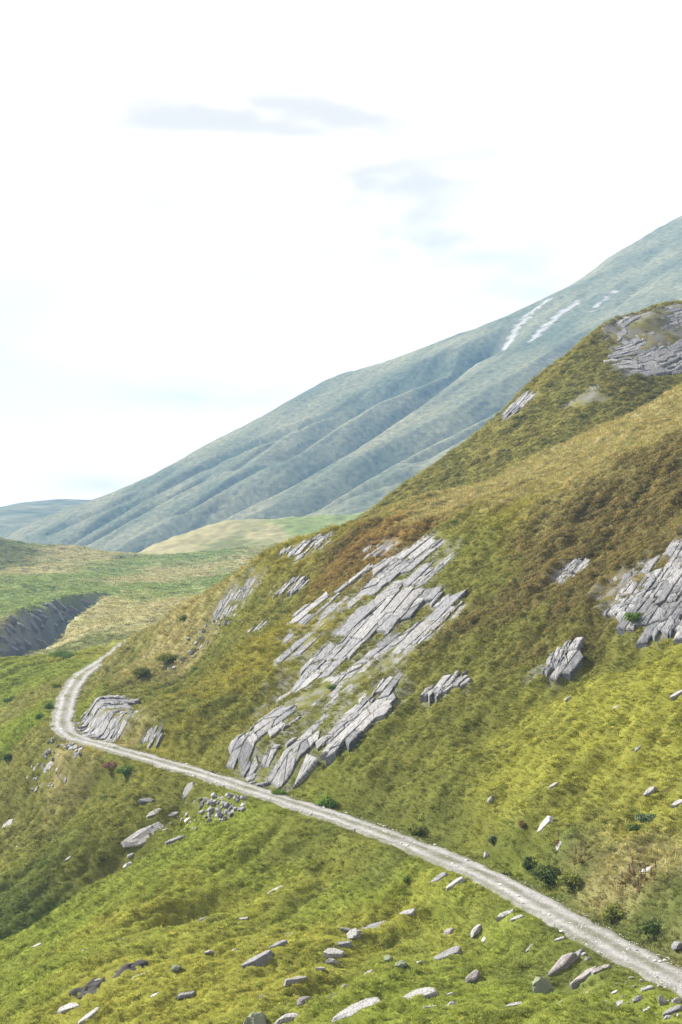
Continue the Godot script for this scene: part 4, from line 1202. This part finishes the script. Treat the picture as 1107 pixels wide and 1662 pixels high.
# ================================================================ the scene
func _ready() -> void:
	var t0 := Time.get_ticks_msec()
	setup_noise()
	# ---- camera
	var cam := Camera3D.new()
	cam.name = "camera"
	cam.fov = 40.0
	cam.near = 0.5
	cam.far = 9000.0
	add_child(cam)
	cam.current = true
	# ---- sky, exposure, haze
	var env := Environment.new()
	env.background_mode = Environment.BG_SKY
	env.sky = Sky.new()
	env.sky.sky_material = sky_material()
	env.tonemap_mode = Environment.TONE_MAPPER_LINEAR
	env.tonemap_exposure = 3.25
	env.sdfgi_enabled = true
	env.ssao_enabled = true
	env.ssil_enabled = true
	env.fog_enabled = true
	env.fog_density = 0.00018
	env.fog_light_color = Color(0.50, 0.75, 0.97)
	var we := WorldEnvironment.new()
	we.name = "environment"
	we.environment = env
	add_child(we)
	# ---- sun: ahead and to the left, well up
	var sun := DirectionalLight3D.new()
	sun.name = "sun"
	sun.light_energy = 1.6
	sun.light_color = Color(1.0, 0.985, 0.955)
	sun.light_angular_distance = 0.6
	sun.shadow_enabled = true
	add_child(sun)
	sun.look_at_from_position(Vector3.ZERO, -Vector3(-0.68, 0.56, -0.46), Vector3.UP)

	# ---- surveyed heights
	setup_road()
	for f in FOLDS: fold_box.append(bounds(f[2]).grow(f[0] + 3.0))
	setup_valley_cover()
	setup_rock_textures()
	setup_cover()
	g_near = press_folds(sheet(NEAR, -92.0, 92.0, 50.0, 300.0, 1.5))
	setup_rock()
	build_land()
	build_road()
	build_rocks()
	build_bushes()
	build_plants()

func sky_color(n: FastNoiseLite, az: float, el: float) -> Color:
	var dir := Vector3(sin(az) * cos(el), sin(el), -cos(az) * cos(el))
	# thin bright cloud everywhere, with greyer streaks and a few thicker grey wisps
	var q := n.get_noise_3d(dir.x, dir.y * 2.6, dir.z)
	var f := n.get_noise_3d(dir.x * 7.0 + 5.0 + q, dir.y * 20.0, dir.z * 7.0)
	var k := clampf(q * 1.1 - 0.25, 0.0, 0.5) * 0.4
	for s in WISPS:
		var e := Vector3(s[0], s[1], s[2]).normalized()
		var da := wrapf(az - atan2(e.x, -e.z), -PI, PI)
		if absf(da) > float(s[3]) * 2.6: continue
		var de: float = el - asin(e.y) - da * s[5]
		var r: float = pow(da / s[3], 2.0) + pow(de / s[4], 2.0)
		if r < 6.0: k += exp(-r * 0.8) * clampf(0.42 + 1.5 * f + 0.4 * q, 0.0, 1.0) * s[6]
	k = clampf(k, 0.0, 0.4)
	return Color(0.415 * (1.0 - 0.70 * k), 0.372 * (1.0 - 0.64 * k), 0.355 * (1.0 - 0.76 * k), 1.0)

func sky_material() -> PanoramaSkyMaterial:
	var n := FastNoiseLite.new()
	n.seed = 77
	n.frequency = 2.2
	n.fractal_octaves = 5
	var im := Image.create(512, 256, false, Image.FORMAT_RGBAF)
	for j in 256:
		for i in 512: im.set_pixel(i, j, sky_color(n, TAU * (i + 0.5) / 512.0, PI * (0.5 - (j + 0.5) / 256.0)))
	im.resize(2048, 1024, Image.INTERPOLATE_CUBIC)
	# the same sky again, finer, where the thicker wisps are
	for j in range(340, 540):
		for i in range(-110, 110): im.set_pixel(posmod(i, 2048), j, sky_color(n, TAU * (i + 0.5) / 2048.0, PI * (0.5 - (j + 0.5) / 1024.0)))
	var m := PanoramaSkyMaterial.new()
	m.panorama = ImageTexture.create_from_image(im)
	return m

func build_land() -> void:
	var near_mat := ground_material(0.6, 3.0)
	var ys := PackedFloat32Array(); ys.resize(629 * 846)
	near_ys = make_grid(ys, -88.0, 54.0, 0.28, 629, 846)
	var m := grid_mesh(-88.0, 54.0, 0.28, 629, 846, near_keep, near_h, near_tint)
	var vs: PackedVector3Array = m.surface_get_arrays(0)[Mesh.ARRAY_VERTEX]
	for v in vs: ys[roundi((-v.z - 54.0) / 0.28) * 629 + roundi((v.x + 88.0) / 0.28)] = v.y
	near_ys.h = ys
	land("hillside", m, near_mat, "grassy hillside falling from the right to the pasture below the track", "hillside")
	g_ridge = sheet(RIDGE, -20.0, 110.0, 205.0, 320.0, 2.5)
	m = grid_mesh(-18.0, 206.0, 0.75, 168, 150, func(x, d): return x < 0.3 * d + 20.0, func(x, d): return ridge_h(g_ridge, x, d), ridge_tint)
	land("ridge", m, near_mat, "steep green ridge with a grey cliff behind the near hillside", "ridge")
	g_val = sheet(VALLEY, -260.0, 220.0, 225.0, 940.0, 6.0)
	m = grid_mesh(-250.0, 228.0, 1.5, 300, 460, func(x, d): return absf(x) < 0.28 * d + 30.0, func(x, d): return valley_h(g_val, x, d), valley_tint)
	land("valley", m, ground_material(0.15, 8.0), "rolling green and straw coloured valley floor beyond the bend of the track", "valley")
	for sc in SCREES: scree_box.append(bounds(sc[1]).grow(sc[0] + 5.0))
	for gl in GULLIES: gully_box.append(bounds(gl[2]).grow(gl[0] + 8.0))
	var g_mt := sheet(MOUNTAIN, -700.0, 760.0, 820.0, 1700.0, 12.0)
	m = grid_mesh(-440.0, 840.0, 2.6, 345, 300, func(x, d): return absf(x) < 0.265 * d + 30.0, func(x, d): return mountain_h(g_mt, x, d), mountain_tint)
	land("mountain", m, ground_material(0.05, 20.0), "large hazy grass mountain with ribs, gullies and pale scree streaks", "mountain")
	m = grid_mesh(-900.0, 1080.0, 12.0, 80, 95, func(_x, _d): return true, far_h, mountain_tint)
	land("far_hill", m, ground_material(0.05, 20.0), "distant rounded hill at the foot of the mountain skyline", "hill")
	# the low land all round, out to the horizon
	var plain := MeshInstance3D.new()
	plain.name = "ground"
	var pm := PlaneMesh.new()
	pm.size = Vector2(2200, 2600)
	plain.mesh = pm
	plain.position = Vector3(0, -75, -1000)
	var gm := StandardMaterial3D.new()
	gm.albedo_color = lin(0.09, 0.11, 0.04)
	gm.roughness = 1.0
	plain.material_override = gm
	tag(plain, "low grassland out to the horizon", "ground", "", "structure")
	add_child(plain)

func near_keep(x: float, d: float) -> bool:
	return absf(x) < 0.25 * d + 11.0

func near_tint(x: float, d: float, _y: float) -> Color:
	var c := cover(x, d)
	var k := 0.85 + 0.3 * n_fine.get_noise_2d(x * 0.7, d * 0.7)
	var t := Color(c[0] * k, c[1] * k, c[2] * k)
	var r := at(g_rock, x, d)
	if r > 0.0: t = t.lerp(Color(0.26, 0.26, 0.255), clampf(r * 0.25 + n_fine.get_noise_2d(x, d) * 0.8, 0.0, 0.8))
	return t

func ridge_h(g: Grid, x: float, d: float) -> float:
	var a := x * SX + d * SD
	var b := x * SD - d * SX
	return at(g, x, d) + n_big.get_noise_2d(x, d) * 0.7 + n_mid.get_noise_2d(a * 0.3, b * 0.9) * 0.8 + absf(n_fine.get_noise_2d(x * 0.6, d * 0.6)) * 0.6

func ridge_tint(x: float, d: float, y: float) -> Color:
	var k := n_mid.get_noise_2d(x * 0.4, d * 0.4 + 9.0) * 0.5 + 0.5
	var e := n_fine.get_noise_2d(x * 0.4, d * 0.4) * 0.25 + 1.0
	var t := Color(lerpf(0.15, 0.27, k) * e, lerpf(0.155, 0.235, k) * e, lerpf(0.045, 0.07, k) * e)
	var r := at(g_rock, x, d)
	if r > 0.0: t = t.lerp(Color(0.25, 0.25, 0.255), clampf(r * 0.4 + n_fine.get_noise_2d(x * 0.5, d * 0.5) * 0.8, 0.0, 0.9))
	return t

func gorge_in(x: float, d: float) -> float:
	var inside := false
	var best := 1e9
	var n := GORGE.size()
	for i in n:
		var a = GORGE[i]; var b = GORGE[(i + 1) % n]
		if (a[2] > d) != (b[2] > d) and x < (b[0] - a[0]) * (d - a[2]) / (b[2] - a[2]) + a[0]: inside = not inside
		var ex: float = b[0] - a[0]; var ed: float = b[2] - a[2]
		var t := clampf(((x - a[0]) * ex + (d - a[2]) * ed) / (ex * ex + ed * ed), 0.0, 1.0)
		best = minf(best, Vector2(x - a[0] - t * ex, d - a[2] - t * ed).length())
	return best if inside else -best

func valley_h(g: Grid, x: float, d: float) -> float:
	var h := at(g, x, d) + n_big.get_noise_2d(x * 0.35, d * 0.35) * 2.0 + n_mid.get_noise_2d(x * 0.35, d * 0.35) * 1.1 + n_mid.get_noise_2d(x * 1.1, d * 1.1) * 0.5
	if x > -100.0 and x < -50.0 and d > 255.0 and d < 420.0:
		var e := gorge_in(x, d) + n_mid.get_noise_2d(x * 0.7, d * 0.7) * 1.6
		if e > 0.0: h -= minf(30.0, (sqrt(e * e + 6.0) - 2.45) * 3.4 + n_fine.get_noise_2d(x, d) * 1.6 + absf(n_mid.get_noise_2d(x * 1.4, d * 1.4)) * 4.0)
	return h

var g_straw: Grid
var g_olive: Grid
func setup_valley_cover() -> void:
	var a := PackedFloat32Array(); a.resize(80 * 120)
	var b := PackedFloat32Array(); b.resize(80 * 120)
	for j in 120:
		for i in 80:
			var x := -260.0 + i * 6.0
			var d := 225.0 + j * 6.0
			var sum := 0.0
			for v in VALLEY_COVER:
				var r2: float = (x - v[0]) * (x - v[0]) + 0.2 * (d - v[1]) * (d - v[1]) + 20.0
				var w := 1.0 / (r2 * r2)
				sum += w
				if v[2] == 1: a[j * 80 + i] += w
				elif v[2] == 2: b[j * 80 + i] += w
			a[j * 80 + i] /= sum
			b[j * 80 + i] /= sum
	g_straw = make_grid(a, -260.0, 225.0, 6.0, 80, 120)
	g_olive = make_grid(b, -260.0, 225.0, 6.0, 80, 120)

func valley_tint(x: float, d: float, y: float) -> Color:
	var wx := x + n_mid.get_noise_2d(x * 0.2, d * 0.2) * 14.0
	var wd := d + n_mid.get_noise_2d(x * 0.2 + 70.0, d * 0.2) * 14.0
	var k := at(g_straw, wx, wd)
	var ol := at(g_olive, wx, wd)
	var e := 1.0 + 0.3 * n_mid.get_noise_2d(x * 0.8, d * 0.8)
	k = clampf(k + 0.35 * n_mid.get_noise_2d(x * 0.3 + 4.0, d * 0.3), 0.0, 1.0)
	var c := Color(0.20, 0.25, 0.085).lerp(Color(0.36, 0.325, 0.17), k).lerp(Color(0.17, 0.175, 0.075), ol)
	if x > -100.0 and x < -50.0 and d > 255.0 and d < 420.0:
		var g := gorge_in(x, d)
		if g > 0.3: c = c.lerp(Color(0.23, 0.24, 0.25), clampf(g * 0.5, 0.0, 1.0) * clampf(0.75 + 1.4 * n_mid.get_noise_2d(x * 1.2, y * 1.2), 0.0, 1.0))
	return Color(c.r * e, c.g * e, c.b * e)

func mountain_h(g: Grid, x: float, d: float) -> float:
	var a := x * 0.75 + d * 0.66      # up the fall line
	var b := x * 0.66 - d * 0.75      # along the contour
	var w := n_rib.get_noise_2d(a * 0.004, b * 0.004 + 3.0) * 18.0
	var r := 1.0 - absf(n_rib.get_noise_2d(a * 0.0016, (b + w) * 0.0105)) * 2.0
	var r2 := n_rib.get_noise_2d(a * 0.006, (b + w) * 0.03 + 50.0)
	var cut := 0.0
	for n in GULLIES.size():
		var gl: Array = GULLIES[n]
		if not gully_box[n].has_point(Vector2(x, d)): continue
		var e := line_distance(x + w * 0.25, d, gl[2]) / float(gl[0])
		if e < 1.0: cut = maxf(cut, float(gl[1]) * (1.0 - e) * (1.0 - 0.35 * e))
	return at(g, x, d) - maxf(r, 0.0) * 1.2 + r2 * 1.6 - cut + n_rib.get_noise_2d(x * 0.04, d * 0.04) * 0.7 + n_rib.get_noise_2d(a * 0.02, b * 0.12) * 0.9

var gully_box := []
var scree_box := []
func line_distance(x: float, d: float, p: Array) -> float:
	var best := 1e9
	for i in p.size() - 1:
		var ex: float = p[i + 1][0] - p[i][0]; var ed: float = p[i + 1][1] - p[i][1]
		var t := clampf(((x - p[i][0]) * ex + (d - p[i][1]) * ed) / (ex * ex + ed * ed), 0.0, 1.0)
		var qx: float = x - p[i][0] - t * ex; var qd: float = d - p[i][1] - t * ed
		best = minf(best, qx * qx + qd * qd)
	return sqrt(best)

func mountain_tint(x: float, d: float, _y: float) -> Color:
	var k := clampf(n_rib.get_noise_2d(x * 0.011, d * 0.011) + 0.5, 0.0, 1.0)
	var e := 1.0 + 0.6 * n_rib.get_noise_2d(x * 0.2, d * 0.2)
	var c := Color(lerpf(0.14, 0.24, k) * e, lerpf(0.155, 0.235, k) * e, lerpf(0.10, 0.145, k) * e)
	for n in SCREES.size():
		var sc: Array = SCREES[n]
		if not scree_box[n].has_point(Vector2(x, d)): continue
		var q := line_distance(x, d, sc[1]) + n_rib.get_noise_2d(x * 0.12, d * 0.12) * 6.0
		if q < float(sc[0]): c = c.lerp(Color(0.48, 0.47, 0.45), clampf((float(sc[0]) - q) * 0.5, 0.0, 0.9))
	return c

func far_h(x: float, d: float) -> float:
	# a rounded hill whose top stands beyond the left end of the mountain
	var q := Vector2((x + 340.0) / 200.0, (d - 1900.0) / 450.0).length()
	return 17.0 - 95.0 * (1.0 - exp(-q * q * 0.45)) + n_rib.get_noise_2d(x * 0.01, d * 0.01) * 3.0

func build_road() -> void:
	var v := PackedVector3Array(); var c := PackedColorArray(); var tri := PackedInt32Array()
	var total := road_x.size()
	var cols := 17
	var rows := 0
	for i in total - 1:
		for k in 6:
			var t := k / 6.0
			var x := lerpf(road_x[i], road_x[i + 1], t)
			var y := lerpf(road_y[i], road_y[i + 1], t)
			var d := lerpf(road_d[i], road_d[i + 1], t)
			var a := Vector2(road_x[i + 1] - road_x[i], road_d[i + 1] - road_d[i]).normalized()
			if i + 2 < total: a = a.lerp(Vector2(road_x[i + 2] - road_x[i + 1], road_d[i + 2] - road_d[i + 1]).normalized(), t).normalized()
			var half := 1.42 + n_mid.get_noise_2d(x * 1.3, d * 1.3) * 0.5
			for q in cols:
				var s := (q / (cols - 1.0)) * 2.0 - 1.0
				var px := x + a.y * s * half
				var pd := d - a.x * s * half
				# two worn wheel tracks with a slightly higher stony middle; the edges run under the turf
				var rut := -0.06 * exp(-pow((absf(s) - 0.5) / 0.2, 2.0))
				var yy := y + 0.02 + rut + 0.035 * n_fine.get_noise_2d(px * 3.0, pd * 3.0) - 0.22 * pow(absf(s), 10.0)
				v.append(Vector3(px, yy, -pd))
				var w := n_mid.get_noise_2d(px * 1.2, pd * 1.2) * 0.5 + 0.5
				var e := 1.0 + 0.25 * n_fine.get_noise_2d(px * 2.0, pd * 2.0)
				var worn := clampf(exp(-pow((absf(s + 0.12 * n_mid.get_noise_2d(px * 0.6, pd * 0.6)) - 0.46) / 0.26, 2.0)) + 0.3 * n_mid.get_noise_2d(px * 0.9 + 20.0, pd * 0.9), 0.0, 1.0)
				c.append(Color(lerpf(0.30, 0.48, worn) * e, lerpf(0.297, 0.475, worn) * e, lerpf(0.27, 0.455, worn) * e).lerp(Color(0.16, 0.17, 0.07), clampf((1.0 - worn) * (w - 0.25) * 1.5, 0.0, 0.8)))
			rows += 1
	for j in rows - 1:
		for q in cols - 1:
			var k := j * cols + q
			tri.append_array(PackedInt32Array([k, k + cols, k + 1, k + 1, k + cols, k + cols + 1]))
	var arrays := []
	arrays.resize(Mesh.ARRAY_MAX)
	arrays[Mesh.ARRAY_VERTEX] = v
	arrays[Mesh.ARRAY_COLOR] = c
	arrays[Mesh.ARRAY_INDEX] = tri
	var m := ArrayMesh.new()
	m.add_surface_from_arrays(Mesh.PRIMITIVE_TRIANGLES, arrays)
	var st := SurfaceTool.new()
	st.create_from(m, 0)
	st.generate_normals()
	land("road", st.commit(), ground_material(2.2, 2.5), "pale gravel track curving round the foot of the hillside", "road")
	# loose gravel lying on it
	var where := []
	var tints := PackedColorArray()
	for k in 8000:
		var i := rng.randi() % (total - 9)
		var t := rng.randf()
		var s := rng.randf_range(-1.5, 1.5)
		var a := Vector2(road_x[i + 1] - road_x[i], road_d[i + 1] - road_d[i]).normalized()
		var x := lerpf(road_x[i], road_x[i + 1], t) + a.y * s
		var d := lerpf(road_d[i], road_d[i + 1], t) - a.x * s
		if rng.randf() > 0.35 + 0.65 * (1.0 - exp(-pow((absf(s) / 1.8 - 0.5) / 0.25, 2.0))): continue
		var z := rng.randf_range(0.03, 0.07) * (3.0 if rng.randf() < 0.03 else 1.0)
		where.append(Transform3D(Basis.from_euler(Vector3(rng.randf() * 0.6, rng.randf() * TAU, rng.randf() * 0.6)).scaled(Vector3(z * 1.4, z * 0.7, z)), Vector3(x, lerpf(road_y[i], road_y[i + 1], t) + 0.01 + 0.0, -d)))
		var g := rng.randf_range(0.28, 0.55)
		tints.append(Color(g, g * 0.98, g * 0.95))
	var gm := StandardMaterial3D.new()
	gm.vertex_color_use_as_albedo = true
	gm.roughness = 0.95
	scatter("gravel", "loose grey gravel scattered on the track", "gravel", boulder_mesh(900, 8, 0.3), gm, where, tints)

func build_plants() -> void:
	var mat := leaf_material()
	var meshes := [tuft_mesh(1, 24, 0.20, 0.03, 0.08, 0.013, 0.9), tuft_mesh(2, 26, 0.20, 0.16, 0.34, 0.010, 0.7), cushion_mesh(3, 110, 0.34, 0.20, 0.034), cushion_mesh(4, 80, 0.28, 0.09, 0.035), tuft_mesh(5, 40, 0.22, 0.07, 0.17, 0.012, 0.9)]
	var lists := [[], [], [], [], []]
	var tints := [PackedColorArray(), PackedColorArray(), PackedColorArray(), PackedColorArray(), PackedColorArray()]
	# bands across the slope: the nearer, the denser
	for band in [[56.0, 90.0, 44.0, 0.85], [90.0, 130.0, 27.0, 1.0], [130.0, 180.0, 16.0, 1.25], [180.0, 250.0, 8.0, 1.6]]:
		var half: float = 0.25 * band[1] + 8.0
		var total := int((band[1] - band[0]) * half * 2.0 * band[2])
		for k in total:
			var d: float = rng.randf_range(band[0], band[1])
			var x := rng.randf_range(-half, half)
			if absf(x) > 0.25 * d + 6.0: continue
			var off := road_at(x, d).x
			if off < 1.3 + 0.6 * n_mid.get_noise_2d(x * 1.5, d * 1.5) and not (off < 0.34 and n_mid.get_noise_2d(x * 0.7, d * 0.7) > -0.05): continue
			if rock_at(x, d) > rng.randf(): continue
			var c := cover(x, d)
			var pick := rng.randf()
			var kind := 0
			var clump := n_mid.get_noise_2d(x * 1.6, d * 1.6)
			var tone := rng.randf_range(0.82, 1.18) * (1.0 + 0.45 * n_mid.get_noise_2d(x * 2.2 + 11.0, d * 2.2))
			if pick < c[3] * 0.55: kind = 2
			elif pick < c[3] * 0.55 + c[4] * 0.35: kind = 1
			elif clump > 0.1 and rng.randf() < 0.25: kind = 3 if rng.randf() < 0.5 else 4
			elif rng.randf() < 0.03: kind = 4
			if kind >= 3: tone *= rng.randf_range(0.6, 1.3)
			var s: float = band[3] * rng.randf_range(0.65, 1.35)
			var b := Basis(Vector3.UP, rng.randf() * TAU).scaled(Vector3(s, s * rng.randf_range(0.7, 1.25), s))
			var warm := rng.randf_range(0.88, 1.14)
			lists[kind].append(Transform3D(b, Vector3(x, at(near_ys, x, d), -d)))
			tints[kind].append(Color(c[0] * tone * warm, c[1] * tone, c[2] * tone))
	# the ridge behind carries the same turf, seen from farther off
	for k in 70000:
		var d := rng.randf_range(208.0, 285.0)
		var x := rng.randf_range(-10.0, 0.26 * d + 8.0)
		if rock_at(x, d) > rng.randf(): continue
		var c := ridge_tint(x, d, 0.0)
		var kind := 2 if rng.randf() < 0.3 else 0
		var s := rng.randf_range(1.2, 2.2)
		var b := Basis(Vector3.UP, rng.randf() * TAU).scaled(Vector3(s, s, s))
		var tone := rng.randf_range(0.75, 1.35)
		lists[kind].append(Transform3D(b, Vector3(x, ridge_h(g_ridge, x, d), -d)))
		tints[kind].append(Color(c.r * tone, c.g * tone, c.b * tone))
	# and so does the valley
	for k in 70000:
		var d := rng.randf_range(250.0, 640.0)
		var half := 0.25 * d + 6.0
		var x := rng.randf_range(-half, minf(half, 40.0))
		if x > -100.0 and x < -50.0 and d < 420.0 and gorge_in(x, d) > 0.5: continue
		var y := valley_h(g_val, x, d)
		var c := valley_tint(x, d, y)
		var s := rng.randf_range(2.0, 4.0) * (0.7 + d / 500.0)
		var tone := rng.randf_range(0.85, 1.2)
		lists[0].append(Transform3D(Basis(Vector3.UP, rng.randf() * TAU).scaled(Vector3(s, s, s)), Vector3(x, y, -d)))
		tints[0].append(Color(c.r * tone, c.g * tone, c.b * tone))
	var called := ["grass", "dry_grass", "heath", "herbs", "tussock_grass"]
	var labels := ["short pasture grass covering the slopes beside the track", "straw coloured grass in patches on the hillside", "low brown and green dwarf shrubs covering the upper hillside", "low leafy herbs growing in cushions across the pasture", "coarse grass tussocks dotted over the pasture and hillside"]
	for k in 5: scatter(called[k], labels[k], "heath" if k == 2 else "herbs" if k == 3 else "grass", meshes[k], mat, lists[k], tints[k])
